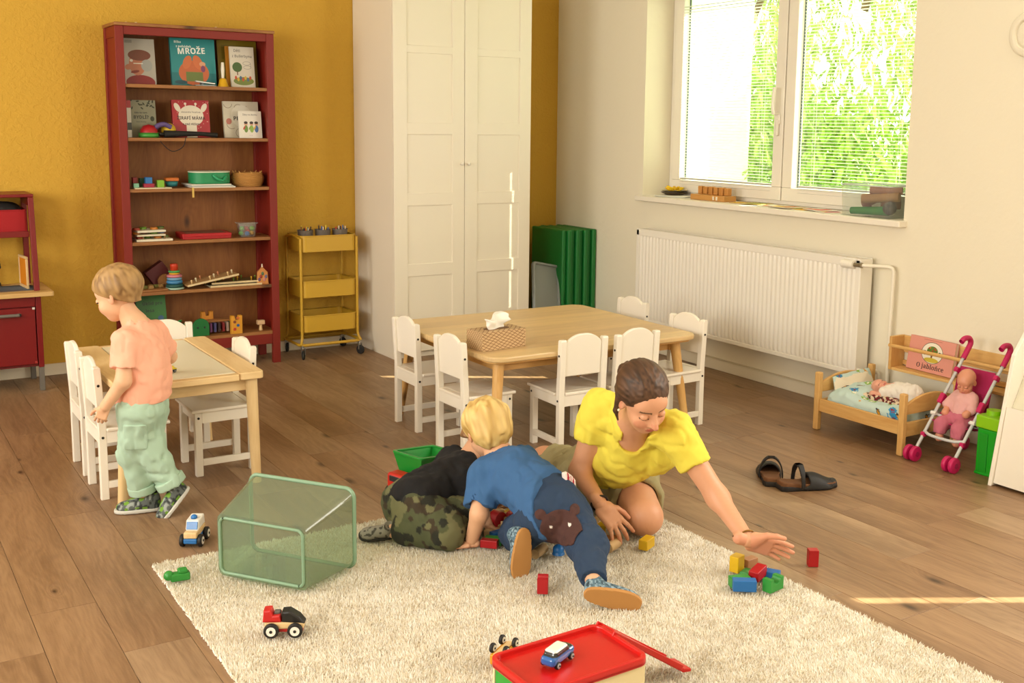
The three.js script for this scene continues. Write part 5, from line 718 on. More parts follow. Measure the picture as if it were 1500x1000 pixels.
// ---------- toys and small things on the floor and tables ----------
{ // tissue box
  const t = thing('tissue_box', 'brown wavy patterned tissue box on the big table', 'tissue box', [-2.005, .4765, 2.56], .08);
  const wave = print(512, 256, (g, w, h) => { g.fillStyle = '#cbab80'; g.fillRect(0, 0, w, h); g.strokeStyle = '#86613a'; g.lineWidth = 8; for (let y = -10; y < h + 20; y += 25) { g.beginPath(); for (let x = 0; x <= w; x += 5) g.lineTo(x, y + 8 * Math.sin(x / 10 + y * .35) + 4 * Math.sin(x / 31)); g.stroke(); } });
  const m = mat(0xffffff, .7, { map: wave }); mesh('carton', box(.235, .083, .125, 0, .0415, 0, 0), m, t); mesh('slot', ext(rrect(.13, .05, .024), .0015, .0004).rotateX(-Q).translate(0, .0832, 0), mat(0x6d4d2c, .7), t);
  const ts = soft('tissue', sdfGeo(bumpy(cut((x, y, z) => Math.abs(z + .012 * Math.sin(x * 60) + .25 * (y - .08) * Math.sin(x * 40 + 1)) - .0035 - .01 * smooth(.085, .12, y), (x, y, z) => Math.max(Math.abs(x) - .045 - .35 * (y - .08) + .02 * noise3(x * 60, y * 60, 0), y - .135 - .012 * Math.sin(x * 55) - .01 * noise3(x * 70, 3, 4), .075 - y)), (x, y, z) => .01 * (noise3(x * 35, y * 35, z * 35, 6) - .5)), [-.09, .07, -.06], [.09, .165, .06], .0035), mat(0xf6f1e6, .8), t); ts.scale.set(1.35, 1, 1.35);
}
{ // translucent bin lying on its side
  const b = thing('plastic_bin', 'translucent sage green plastic bin lying on its side on the rug', 'bin');
  const pm = new THREE.MeshPhysicalMaterial({ color: 0xb4c9ab, roughness: .02, transmission: .76, thickness: 0 }), rimM = new THREE.MeshPhysicalMaterial({ color: 0x8fb091, roughness: .25, transmission: .2, thickness: 0 });
  // base rectangle (closed end) and rim rectangle (open end), lower corners on the rug
  const P0 = [-3.503, .028, 3.373], P1 = [-3.309, .028, 3.643], R0 = [-3.345, .028, 3.222], R1 = [-3.112, .028, 3.547], ux = norm(sub(P1, P0)), up = [0, 1, 0], fw = norm(cross(ux, up).map((v) => -v)), axis = norm(sub(mixp(R0, R1, .5), mixp(P0, P1, .5)));
  const lw = Math.hypot(...sub(P1, P0)), lr = Math.hypot(...sub(R1, R0)), hb = .205, hr = .265, pt = (o, x, y) => add(add(o, ux, x), up, y);
  const loop = (o, w, h, r, n = 6) => { const q = [], c = [[w - r, r, -Math.PI / 2], [w - r, h - r, 0], [r, h - r, Math.PI / 2], [r, r, Math.PI]]; for (const [x, y, a] of c) for (let i = 0; i <= n; i++) q.push(pt(o, x + r * Math.cos(a + i / n * Q), y + r * Math.sin(a + i / n * Q))); return q; };
  const lo = loop(P0, lw, hb, .022), up2 = loop(R0, lr, hr, .03), pos = [], idx = [], N = lo.length;
  [lo, up2].forEach((l) => l.forEach((q) => pos.push(...q))); for (let i = 0; i < N; i++) { const j = (i + 1) % N; idx.push(i, j, N + i, N + i, j, N + j); }
  const g = new THREE.BufferGeometry(); g.setAttribute('position', new THREE.Float32BufferAttribute(pos, 3)); g.setIndex(idx); g.computeVertexNormals(); mesh('walls', g, pm, b);
  const bp = [...lo.flat(), ...mixp(mixp(lo[0], lo[14], .5), mixp(lo[7], lo[21], .5), .5)], bi = []; for (let i = 0; i < N; i++) bi.push(N, i, (i + 1) % N); const bg = new THREE.BufferGeometry(); bg.setAttribute('position', new THREE.Float32BufferAttribute(bp, 3)); bg.setIndex(bi); bg.computeVertexNormals(); mesh('bottom', bg, pm, b);
  mesh('rim', new THREE.TubeGeometry(new THREE.CatmullRomCurve3(up2.map(V), true, 'catmullrom', .1), 160, .007, 8, true), rimM, b);
  const foot = loop(pt(P0, .012, .012), lw - .024, hb - .024, .02).map((q) => add(q, axis, -.003)); mesh('foot_ring', new THREE.TubeGeometry(new THREE.CatmullRomCurve3(foot.map(V), true, 'catmullrom', .1), 160, .0052, 8, true), rimM, b);
  for (let i = 0; i < 2; i++) mesh('embossed_text', bar(pt(add(P0, axis, -.004), .1 + .05 * i, hb - .008), pt(add(P0, axis, -.004), .125 + .05 * i, hb - .008), .003, .004, 0), mat(0x5f7a63, .6), b);
}
const spoke = (R, w, c1, c2, p, x, y, z, turn = 0) => { const g = (q) => q.rotateX(Q).rotateY(turn).translate(x, y, z), t = mesh('wheel', g(lathe([[0, -w / 2], [R * .9, -w / 2], [R, -w / 2 + .003], [R, w / 2 - .003], [R * .9, w / 2], [0, w / 2]], 24)), mat(c1, .55), p); mesh('hub', g(cyl(R * .62, R * .62, w + .003, 0, 0, 0, 20)), mat(c2, .4), t); mesh('axle_cap', g(cyl(R * .2, R * .2, w + .007, 0, 0, 0, 12)), mat(c1, .5), t); return t; };
{ // police-like white and blue wooden car at the rug corner
  const c = thing('toy_car', 'white and blue wooden toy car on the floor beside the bin', 'toy car', [-3.475, 0, 2.99], -2.12); // nose along +x
  mesh('chassis', box(.115, .018, .046, 0, .024, 0, .004, 2), mat(0x2a6fb2, .4), c); mesh('body', grain(box(.112, .022, .046, 0, .044, 0, .005), 'x'), M.birch, c);
  mesh('cab', ext([[-.052, .055], [.03, .055], [.018, .088], [-.044, .09]], .046, .005).translate(0, 0, -.023), mat(0xeae5da, .35), c); mesh('windscreen', box(.004, .026, .038, 0, 0, 0, .001).rotateZ(.34).translate(.0265, .071, 0), mat(0x1f6fb5, .25), c); mesh('beacon', lathe([[0, .088], [.011, .088], [.011, .096], [.006, .101], [0, .102]]), mat(0x1f6fb5, .3), c);
  for (const x of [-.036, .036]) for (const s of [-1, 1]) spoke(.022, .014, 0x161514, 0xe8e3d8, c, x, .022, s * .031);
}
{ // red and black wooden racer
  const c = thing('toy_car', 'red and black wooden racing car with white wheels on the rug', 'toy car', [-3.462, .02, 3.862], .55 - Q * .0);
  c.rotation.y = -.5; c.scale.setScalar(.92); mesh('chassis', box(.12, .012, .03, 0, .018, 0, .003), mat(0xb21a18, .4), c); mesh('body', grain(box(.12, .022, .042, .004, .035, 0, .006, 2), 'x'), M.birch, c);
  mesh('seat_block', ext([[-.062, .046], [-.005, .046], [-.008, .07], [-.03, .068], [-.036, .086], [-.058, .084]], .042, .005).translate(0, 0, -.021), mat(0xc01f1c, .4), c); mesh('hood', ext([[-.004, .046], [.066, .04], [.05, .062], [.02, .082], [-.002, .08]], .042, .006).translate(0, 0, -.021), mat(0x171514, .4), c); mesh('driver_slot', box(.02, .012, .02, -.018, .072, 0, .004), mat(0x5b5853, .5), c);
  for (const x of [-.034, .038]) for (const s of [-1, 1]) spoke(.0235, .013, 0x171514, 0xece7dc, c, x, .0235, s * .029);
}
{ // small die cast car on the red lid
  const L = onY(820, 968, .205), c = thing('toy_car', 'blue metal toy car with white roof on the red lid', 'toy car', [-3.078, .1935, 4.688], -2.72); c.scale.setScalar(1.42);
  const body = U(.006, rbox([0, .0135, 0], [.034, .0085, .0145], .007), rbox([.004, .023, 0], [.021, .0085, .0125], .006), ell([-.026, .016, 0], [.01, .006, .013]));
  soft('body', sdfGeo(body, [-.045, 0, -.025], [.045, .04, .025], .0014, (x, y, z) => (y > .028 ? C(0xece8de) : y > .0215 && y < .028 ? (Math.abs(z) > .0105 || x < -.012 || x > .021 ? C(0x15181c) : C(0xece8de)) : x < -.032 && y > .01 && Math.abs(z) > .006 && y < .017 ? C(0xd8dce0) : C(0x1b5fa8))), vcol(.2, { clearcoat: .8 }), c);
  for (const x of [-.0215, .021]) for (const s of [-1, 1]) spoke(.007, .005, 0x131211, 0xa9a9a6, c, x, .007, s * .0135);
}
{ // yellow wooden car lying upside down behind the red box
  const c = thing('toy_car', 'yellow wooden toy car upside down behind the red lidded box', 'toy car', (() => { const q = onY(738, 956, .045); return [q[0], .02, q[2]]; })(), .55);
  mesh('body', box(.09, .03, .04, 0, .022, 0, .005, 2), mat(0xd99414, .4), c); mesh('cab', box(.045, .012, .036, 0, .006, 0, .003), mat(0xb97a12, .4), c); mesh('chassis', box(.085, .004, .02, 0, .038, 0, .001), M.birch, c);
  for (const x of [-.026, .028]) for (const s of [-1, 1]) spoke(.0135, .01, 0x161412, 0xcfc6b2, c, x, .047, s * .02);
}
{ // lidded box at the bottom edge
  const b = thing('toy_box', 'cream and green storage box with a red tray lid on the rug', 'toy box', [-3.045, .018, 4.69], .02), w = .33, d = .215, h = .165;
  mesh('front_wall', box(w - .02, h, .008, 0, h / 2, d / 2 - .012, .002), mat(0xe4d3a4, .5), b); mesh('back_wall', box(w - .02, h, .008, 0, h / 2, -d / 2 + .012, .002), mat(0xe4d3a4, .5), b);
  mesh('side_wall', box(.008, h, d - .042, -w / 2 + .014, h / 2, 0, .002), mat(0x2f9a30, .45), b); mesh('side_wall', box(.008, h, d - .042, w / 2 - .014, h / 2, 0, .002), mat(0x2f9a30, .45), b); mesh('bottom', box(w - .04, .006, d - .04, 0, .004, 0, 0), mat(0xe4d3a4, .5), b);
  const rm = mat(0xc41a14, .28), lid = mesh('lid', [ext(rrect(w, d, .03), .008, .002).rotateX(-Q).translate(0, h, 0)], rm, b);
  const ring = rrect(w, d, .03), hole = new THREE.Path(); rrect(w - .022, d - .022, .024, hole); ring.holes.push(hole); mesh('lid_rim', ext(ring, .022, .003).rotateX(-Q).translate(0, h - .002, 0), rm, lid);
  const rp = mesh('ramp', [ext([[0, 0], [.235, -.162], [.262, -.166], [.262, -.158], [.24, -.152], [.012, .008]], .07, .002).translate(w / 2 - .006, h + .012, -.098)], rm, b);
  for (const z of [-.098, -.03]) mesh('ramp_rail', [bar([w / 2 - .01, h + .022, z], [w / 2 + .225, h - .135, z], .014, .006, .002)], rm, rp);
}
{ // small yellow and black car on the small table
  const c = thing('toy_car', 'tiny yellow and black toy car on the small table top', 'toy car', [...onY(249, 545, .478)], .3); c.position.y = .4757;
  mesh('body', box(.05, .012, .022, 0, .011, 0, .004, 2), mat(0x1b1a16, .35), c); mesh('roof', box(.036, .01, .02, -.002, .022, 0, .004, 2), mat(0xd8c21c, .35), c); mesh('stripe', box(.05, .004, .0226, 0, .0155, 0, .001), mat(0xd8c21c, .35), c);
  for (const x of [-.015, .015]) for (const s of [-1, 1]) spoke(.0062, .005, 0x121110, 0x888680, c, x, .0062, s * .01);
}
{ // green dumper truck behind the boys
  const t = thing('toy_truck', 'red toy dumper truck with a green tipping bed behind the boy in black', 'toy truck', [-2.605, 0, 3.0], .3);
  const bed = rrect(.2, .13, .02), hole = new THREE.Path(); rrect(.18, .11, .015, hole); bed.holes.push(hole);
  const k = .13, pos = []; const wl = (a, b, h0, h1, ins) => a;
  const gm = mat(0x17862c, .35), bx = (w0, d0, w1, d1, y0, y1) => { const g = new THREE.CylinderGeometry(1, 1, 1, 4, 1, true).rotateY(Math.PI / 4), p = g.attributes.position; for (let i = 0; i < p.count; i++) { const top = p.getY(i) > 0; p.setXYZ(i, Math.sign(p.getX(i)) * (top ? w1 : w0) / 2, top ? y1 : y0, Math.sign(p.getZ(i)) * (top ? d1 : d0) / 2); } const q = g.toNonIndexed(); q.computeVertexNormals(); return q; };
  const tip = (g) => g.rotateZ(-.12).translate(.02, .02, 0);
  mesh('tipping_bed', [bx(.16, .11, .215, .16, .075, .165), bx(.150, .1, .205, .15, .078, .1655)].map(tip).concat([tip(box(.16, .006, .11, 0, .078, 0, .001)), tip((() => { const s = rrect(.228, .172, .02), h = new THREE.Path(); rrect(.2, .145, .014, h); s.holes.push(h); return ext(s, .008, .002).rotateX(-Q).translate(0, .162, 0); })())]), gm, t);
  mesh('chassis', box(.2, .03, .07, 0, .055, 0, .006, 2), mat(0xd1a31c, .4), t); mesh('cab', box(.06, .08, .1, -.1, .095, 0, .012, 3), mat(0xbe2318, .4), t); mesh('cab_window', box(.062, .025, .07, -.1, .115, 0, .004), mat(0x27282a, .3), t);
  for (const x of [-.085, .07]) for (const s of [-1, 1]) spoke(.036, .03, 0x151413, 0x2b2a28, t, x, .036, s * .065);
}
// wooden building blocks
const BL = { r: [0xa9141c, 'red'], g: [0x2b8a34, 'green'], b: [0x1f68ab, 'blue'], y: [0xd9b016, 'yellow'], n: [0xcfae80, 'natural wood'], o: [0xa8744c, 'brown'] };
const bm = (k) => mat(BL[k][0], .42), half = (w, h, d, r) => { const s = new THREE.Shape(); s.moveTo(-w / 2, 0); s.lineTo(w / 2, 0); s.lineTo(w / 2, h); s.lineTo(r, h); s.absarc(0, h, r, 0, Math.PI, true); s.lineTo(-w / 2, h); s.lineTo(-w / 2, 0); return ext(s, d, .002).translate(0, 0, -d / 2); };
const block = (label, geo, k, at, ry = 0, rx = 0, rz = 0, group) => { const o = one('building_block', label, 'block', geo, bm(k), at, 0, group); o.rotation.set(rx, ry, rz); return o; };
const A = .05, Hh = .026, rugY = .021, pile1 = 'blocks beside the woman\'s outstretched hand', pile2 = 'blocks between the woman and the boys';
const cube = () => box(.052, .027, .027, 0, .0135, 0, .0025), brick = (w = .06, h = .03, d = .03) => box(w, h, d, 0, h / 2, 0, .0025);
const down = (px, py, y = rugY) => { const q = onY(px, py, y); return [q[0], y, q[2]]; };
block('yellow block standing on end under the woman\'s hand', box(.042, .055, .034, 0, .0275, 0, .003), 'y', down(1079, 836), .3, 0, 0, pile1);
block('brown wooden block behind the yellow standing one', brick(.05, .03, .03), 'o', down(1098, 829), .1, 0, 0, pile1);
block('green triangular block behind the red brick', ext([[-.035, 0], [.035, 0], [.03, .012], [-.03, .02]], .03, .002).translate(0, 0, -.015), 'g', down(1094, 842), .5, 0, 0, pile1);
block('green brick behind the front blue brick in the hand pile', brick(.066, .033, .033), 'g', down(1083, 858), -.35, 0, 0, pile1);
block('red brick leaning in the middle of the hand pile', brick(.066, .034, .034), 'r', [down(1110, 852)[0], .036, down(1110, 852)[2]], .35, 0, .12, pile1);
block('blue brick behind the green arch in the hand pile', brick(.07, .032, .033), 'b', down(1126, 848), -1.0, 0, 0, pile1);
block('blue brick at the front of the hand pile', brick(.074, .036, .033), 'b', down(1090, 864), -.62, 0, 0, pile1);
block('green arch block with a round notch by the hand pile', half(.066, .042, .034, .0175), 'g', down(1132, 863), .15, 0, 0, pile1);
block('green block on the bare floor behind the woman\'s hand', brick(.05, .034, .032), 'g', down(1136, 806, .0005), .2);
block('red brick standing on the bare floor beside the rug', box(.034, .058, .03, 0, .029, 0, .002), 'r', down(1190, 828, .0005), -.55);
block('red notched block alone on the rug near the boys\' feet', half(.04, .05, .034, .012), 'r', down(795, 866), .95);
block('green bumpy animal block at the rug corner', [box(.06, .026, .03, 0, .013, 0, .006, 2), sph(.016, -.034, .02, 0), box(.03, .014, .03, .008, .031, 0, .006)], 'g', down(264, 849), -.1);
block('yellow brick in front of the woman\'s knee', box(.062, .036, .034, 0, .018, 0, .003), 'y', down(947, 802), .45);
const rodB = (L, r) => cyl(r, r, L, 0, 0, 0, 24).rotateZ(Q).translate(0, r, 0);
block('natural wooden cylinder near the woman\'s fingers', rodB(.06, .018), 'n', down(897, 806), .4, 0, 0, pile2);
block('natural wooden cylinder below the bear patch', rodB(.066, .017), 'n', down(790, 814), .5, 0, 0, pile2);
block('blue rounded block below the bear patch', [sph(.02, 0, .02, 0), cyl(.012, .022, .03, 0, .02, 0)], 'b', down(818, 813), 0, 0, 0, pile2);
block('brown plank behind the wooden cylinder by the woman\'s fingers', brick(.075, .02, .04), 'o', down(892, 794), -.5, 0, 0, pile2);
block('green brick beside the boy\'s navy knee', brick(.03, .055, .03), 'g', down(873, 797), .3, 0, 0, pile2);
block('natural wooden brick leaning by the woman\'s bracelet', brick(.07, .03, .03), 'n', [-2.26, .06, 3.72], .4, 0, .3, pile2);
block('natural wooden brick under the woman\'s hand', brick(.07, .03, .035), 'n', [-2.275, rugY, 3.70], 1.1, 0, 0, pile2);
block('yellow brick under the woman\'s hand', brick(.06, .03, .035), 'y', [-2.30, rugY, 3.77], .2, 0, 0, pile2);
block('yellow block behind the woman\'s fingers', brick(.05, .03, .03), 'y', [-2.265, .052, 3.745], .9, 0, .1, pile2);
block('green brick near the boy\'s blue shirt hem', brick(.07, .03, .03), 'g', [-2.28, .06, 3.62], 1.2, 0, .2, pile2);
[['r', 728, 772, .04, .3, 'large red half round block by the blond boy\'s arm', 1], ['r', 752, 772, .035, -.4, 'large red half round block behind the blond boy\'s shoe', 1], ['r', 749, 782, rugY, .8, 'red brick behind the blond boy\'s shoe', 0], ['n', 742, 765, .05, 1.2, 'natural plank on top of the block heap', 0], ['n', 726, 757, .055, -.3, 'natural brick at the back of the block heap', 0], ['y', 746, 757, .04, .4, 'yellow brick at the back of the block heap', 0], ['b', 730, 788, rugY, .1, 'blue brick in the block heap by the boy\'s arm', 0], ['n', 718, 784, rugY, .7, 'natural brick beside the boy\'s bare arm', 0], ['g', 723, 797, rugY, -.75, 'green brick lying beside the boy\'s bare arm', 0], ['r', 717, 801, rugY, -.8, 'red brick lying in front of the boy\'s bare arm', 0], ['n', 740, 792, rugY, 1.4, 'natural brick standing by the tan shoe sole', 2], ['y', 692, 775, rugY, .3, 'yellow brick between the two boys', 0], ['n', 700, 762, rugY, .9, 'natural brick between the two boys', 0], ['b', 760, 786, rugY, .2, 'blue brick under the blond boy', 0], ['n', 735, 775, .03, .2, 'natural brick in the middle of the heap', 0], ['o', 760, 765, .03, 1.0, 'brown brick in the middle of the heap', 0]].forEach(([k, px, py, y, ry, lb, kind]) => { const q = onY(px, py, y); block(lb, kind === 1 ? [cyl(.03, .03, .036, 0, 0, 0, 24).rotateX(Q).translate(0, .03, 0)] : kind === 2 ? box(.026, .07, .026, 0, .035, 0, .002) : brick(.06, .028, .028), k, [q[0], y, q[2]], ry, 0, 0, pile2); });
// sandals
{
  const mk = (label, at, turn) => { const s = thing('sandal', label, 'sandal', at, turn), out = (z, m) => .034 + .012 * smooth(.05, .17, z) - .022 * smooth(.195, .25, z) - .008 * smooth(.02, 0, z) + m;
    const foot = (m, y0, y1) => sdfGeo((x, y, z) => Math.max(Math.abs(x) - out(z, m), z - .245 - m, -z - m, y - y1 - .012 * smooth(.12, 0, z) - .006 * smooth(.03, .05, Math.abs(x)), y0 - y), [-.06, -.005, -.02], [.06, .06, .27], .004);
    soft('sole', foot(.004, 0, .01), mat(0x1d1712, .7), s); soft('cork_footbed', foot(0, .009, .026), mat(0x6b4424, .8), s);
    const strap = (z0, z1, h) => { const g = sdfGeo((x, y, z) => { const r = Math.hypot(x / 1.0, (y - .02) * (.05 / h)) ; return Math.max(Math.abs(r - .049) - .0028, z0 - z + .1 * Math.abs(x), z - z1 + .12 * Math.abs(x), .012 - y); }, [-.07, 0, .06], [.07, .1, .24], .0035); return g; };
    const st = soft('strap', strap(.07, .1, .085), mat(0x171412, .6), s); soft('toe_cover', sdfGeo((x, y, z) => { const h = .058 - .03 * smooth(.14, .24, z), r = Math.hypot(x / (out(z, .004)), (y - .004) / h); return Math.max((Math.abs(r - 1) - .07) * .04, .115 - z + .1 * Math.abs(x) - .03 * smooth(.03, .01, y), z - .249, .004 - y); }, [-.07, 0, .08], [.07, .09, .26], .0035), mat(0x171412, .6), s);
    mesh('buckle', [box(.004, .02, .016, .05, .04, .085, .002)], mat(0x3a3128, .4, { metalness: .5 }), st); return s; };
  mk('black sandal with cork footbed lying askew, half behind the other sandal', [...onY(1131, 713, 0)].map((v, i) => (i === 1 ? 0 : v)), 2.45);
  mk('black sandal with cork footbed standing sideways in front of its pair', [...onY(1141, 717, 0)].map((v, i) => (i === 1 ? 0 : v)), 1.24);
}
// dolls, pram, green box
function doll(o, hc, J, tone, hairC) { const f = U(.012, cap(J.pel, J.chest, .038, .04), cap(J.chest, J.head, .03, .025), ...J.limbs.map(([a, b, r, q]) => cap(a, b, r, q)), ...J.limbs.filter((l) => l[4]).map((l) => ballD(l[1], l[4]))); const g = sdfGeo(f, ...around([J.pel, J.chest, J.head, ...J.limbs.flatMap((l) => [l[0], l[1]])], .06), .0045, () => C(tone)); const h = place(headGeo({ tone, child: 1, lip: 0xc06a60, brow: tone, cell: .004 }), J.face, J.head, J.hs); soft('body', merge([g, h]), vcol(.45), o); }
{
  const d = thing('baby_doll', 'baby doll in a white dress lying on the doll bed', 'doll'), y = .225, J = { pel: [-.27, y, 3.46], chest: [-.275, y + .01, 3.38], head: [-.285, y + .012, 3.295], face: frameOf([-.45, .75, .3], [0, -.1, -1]), hs: .42, limbs: [[[-.31, y, 3.37], [-.345, y - .005, 3.345], .014, .013], [[-.345, y - .005, 3.345], [-.36, y - .008, 3.31], .013, .011, .014], [[-.25, y, 3.37], [-.215, y, 3.36], .014, .012, .014], [[-.285, y, 3.48], [-.3, y, 3.545], .018, .013, .016], [[-.25, y, 3.48], [-.24, y, 3.545], .018, .013, .016]] };
  doll(d, 0, J, 0xdc9f86);
  soft('dress', sdfGeo(bumpy(cut(U(.03, cap(J.chest, J.pel, .046, .06), cap([-.30, y, 3.375], [-.332, y, 3.352], .024, .026), cap([-.25, y, 3.375], [-.225, y, 3.362], .024, .026)), plane([0, 0, 3.515], [0, 0, 1])), wrinkle(.012, 35, 3)), [-.4, .15, 3.31], [-.15, .31, 3.53], .005), mat(0xe4dbd0, .9), d);
  soft('blanket', sdfGeo(bumpy(rbox([-.33, .2, 3.36], [.05, .012, .12], .01), wrinkle(.014, 40, 8)), [-.4, .17, 3.22], [-.26, .235, 3.5], .004, (x, y, z) => { const n = noise3(x * 90, y * 90, z * 90, 4); return n > .62 ? C(0x6e1218) : n > .5 ? C(0x1f1a1a) : C(0xd9c3a8); }), vcol(.9), d);
}
{ // pram
  const p = thing('doll_pram', 'pink folding doll pram with grey tubes beside the doll bed', 'doll pram'), gm = mat(0xc9cac8, .35), pk = mat(0xc2185b, .45), zs = [3.655, 3.858];
  zs.forEach((z, i) => {
    const w = [-.475, .033, z], h = [-.155, .475, z + .012], e = add(h, [.012, .02, 0]);
    mesh('side_tube', rod(w, h, .0075, .0075, 12), gm, p);
    mesh('handle', tube([add(h, [-.03, -.04, 0]), h, add(h, [.018, .03, 0]), add(h, [.006, .052, 0]), add(h, [-.028, .054, 0]), add(h, [-.05, .04, 0])], .0125, 30, 10), pk, p);
    for (const s of [-1, 1]) { const q = mesh('wheel', lathe([[0, -.011], [.03, -.011], [.035, -.006], [.035, .006], [.03, .011], [0, .011]], 26).rotateX(Q).translate(-.485, .035, z + s * .017), pk, p); mesh('hub_cap', cyl(.012, .012, .026, 0, 0, 0, 14).rotateX(Q).translate(-.485, .035, z + s * .017), mat(0xa31450, .4), q); }
    mesh('rear_tube', rod([-.345, .21, z], [-.15, .045, z], .007, .007, 10), gm, p);
    for (const s of [-1, 1]) mesh('rear_wheel', lathe([[0, -.01], [.03, -.01], [.034, -.005], [.034, .005], [.03, .01], [0, .01]], 24).rotateX(Q).translate(-.14, .035, z + s * .016), pk, p);
    mesh('clamp', [box(.03, .05, .024, 0, 0, 0, .006).rotateZ(-.62).translate(...add(mixp(w, h, .52), [0, 0, 0]))], pk, p); mesh('clamp', [box(.022, .022, .022, 0, 0, 0, .005).translate(...mixp(w, h, .18))], pk, p); mesh('clamp', [box(.03, .024, .022, 0, 0, 0, .006).rotateZ(-.62).translate(...mixp(w, h, .8))], pk, p);
    mesh('bolt', [cyl(.009, .009, .026, 0, 0, 0, 14).rotateX(Q).translate(...add(mixp(w, h, .385), [-.006, 0, 0]))], mat(0xe9e6e0, .3), p);
  });
  mesh('foot_bar', tube([[-.41, .125, zs[0]], [-.425, .118, zs[0] + .05], [-.425, .118, zs[1] - .05], [-.41, .125, zs[1]]], .007, 30, 10), gm, p);
  mesh('cross_bar', [rod([-.35, .2, zs[0]], [-.27, .15, zs[1]], .006)], gm, p); mesh('cross_bar', [rod([-.35, .2, zs[1]], [-.27, .15, zs[0]], .006)], gm, p);
  const sling = (pts, t) => { const g = []; for (let i = 1; i < pts.length; i++) { const a = pts[i - 1], b = pts[i]; g.push(bar([a[0], a[1], (zs[0] + zs[1]) / 2], [b[0], b[1], (zs[0] + zs[1]) / 2], t, zs[1] - zs[0] - .018, .001)); } return g; };
  mesh('seat_fabric', sling([[-.2, .405], [-.225, .30], [-.245, .2], [-.265, .155], [-.32, .16], [-.375, .175]], .006), mat(0xa81a52, .85), p);
  for (const z of [zs[0] + .02, zs[1] - .02]) mesh('seat_strap', [bar([-.235, .27, z], [-.33, .19, z], .003, .02, .001)], pk, p);
  const d = thing('baby_doll', 'bald baby doll in a pink suit sitting in the doll pram', 'doll'), z = 3.765, J = { pel: [-.30, .20, z], chest: [-.285, .275, z], head: [-.295, .36, z + .006], face: frameOf([-.80, -.45, .15], [-.3, .9, .1]), hs: .5, limbs: [[[-.285, .29, z - .04], [-.315, .245, z - .065], .017, .015], [[-.315, .245, z - .065], [-.345, .215, z - .055], .015, .012, .016], [[-.285, .29, z + .04], [-.32, .25, z + .06], .017, .015], [[-.32, .25, z + .06], [-.35, .23, z + .055], .015, .012, .016], [[-.31, .19, z - .03], [-.38, .17, z - .045], .024, .02], [[-.38, .17, z - .045], [-.39, .11, z - .045], .019, .014, .018], [[-.31, .19, z + .03], [-.38, .165, z + .045], .024, .02], [[-.38, .165, z + .045], [-.39, .105, z + .045], .019, .014, .018]] };
  doll(d, 0, J, 0xd49072);
  soft('top', sdfGeo(bumpy(cut(U(.02, cap(J.chest, J.pel, .05, .05), cap(J.limbs[0][0], J.limbs[0][1], .024, .024), cap(J.limbs[2][0], J.limbs[2][1], .024, .024)), plane(add(J.pel, [0, .02, 0]), [0, -1, 0])), wrinkle(.006, 40)), ...around([J.chest, J.pel, J.limbs[0][1], J.limbs[2][1]], .06), .005), mat(0xdfa9a4, .9), d);
  soft('trousers', sdfGeo(bumpy(cut(U(.02, cap(add(J.pel, [0, .02, 0]), J.pel, .05, .052), ...[4, 6].map((i) => cap(J.limbs[i][0], J.limbs[i][1], .034, .03)), ...[5, 7].map((i) => sleeve(J.limbs[i][0], J.limbs[i][1], .7, .029, .026))), plane(add(J.pel, [0, .024, 0]), [0, 1, 0])), wrinkle(.007, 40, 4)), ...around([J.pel, J.limbs[5][1], J.limbs[7][1]], .07), .005), mat(0xc26a7c, .9), d);
}
bookPink();
function bookPink() { const l = thing('book', 'pink picture book with a round tree picture on the wall shelf', 'book', [-.045, .2985, 3.385], -Q - .06), w = .275, h = .165, t = .022; l.rotation.order = 'YXZ'; l.rotation.x = -.16;
  const cov = print(512, 310, (g, W, Hq) => { g.fillStyle = '#dd9686'; g.fillRect(0, 0, W, Hq); disc(g, W * .52, Hq * .42, 118, 96, '#efe8d4'); disc(g, W * .52, Hq * .36, 60, 44, '#5f7a2c'); for (let i = 0; i < 12; i++) disc(g, W * (.43 + .2 * hash(i, 1, 2)), Hq * (.26 + .22 * hash(i, 2, 2)), 8, 8, i % 2 ? '#b8342a' : '#c98a2a'); g.fillStyle = '#7a4a26'; g.fillRect(W * .5, Hq * .48, 18, 36); disc(g, W * .52, Hq * .63, 80, 22, '#c9b23a'); disc(g, W * .36, Hq * .44, 16, 20, '#2f2a26'); disc(g, W * .68, Hq * .4, 14, 14, '#3a5a5a'); g.strokeStyle = '#2c3a2c'; g.lineWidth = 4; g.beginPath(); g.ellipse(W * .52, Hq * .42, 118, 96, 0, 0, 7); g.stroke(); say(g, 'O jabloňce', W * .52, Hq * .9, 58, '#1f1814', 'serif'); g.fillStyle = '#b8705f'; g.fillRect(W * .3, 14, W * .4, 5); });
  mesh('front_cover', box(w, h, .003, 0, h / 2, t / 2, 0), mat(0xffffff, .45, { map: cov }), l); mesh('back_cover', box(w, h, .003, 0, h / 2, -t / 2, 0), mat(0xd08a7c, .5), l); mesh('pages', box(w - .006, h - .006, t - .003, 0, h / 2, 0, 0), mat(0xe3c9b4, .8), l); mesh('spine', box(.003, h, t + .003, -w / 2, h / 2, 0, .001), mat(0xd08a7c, .5), l); }
{ // green box with lime lid
  const b = thing('toy_bin', 'bright green plastic bin with a studded lime lid beside the pram', 'bin', [-.285, 0, 3.985]);
  mesh('tub', [box(.225, .205, .14, 0, .1025, 0, .008, 2), box(.23, .012, .145, 0, .006, 0, .004)], mat(0x139a1c, .3), b); for (const z of [-.035, .035]) mesh('panel_rib', box(.006, .17, .04, -.1135, .1, z, .003), mat(0x128f1a, .35), b);
  const lid = mesh('lid', [box(.24, .055, .152, 0, .2335, 0, .006, 2)], mat(0x86c012, .32), b); for (const x of [-.055, .055]) for (const z of [-.035, .035]) mesh('stud', cyl(.03, .031, .02, x, .27, z, 26), mat(0x86c012, .32), lid);
}
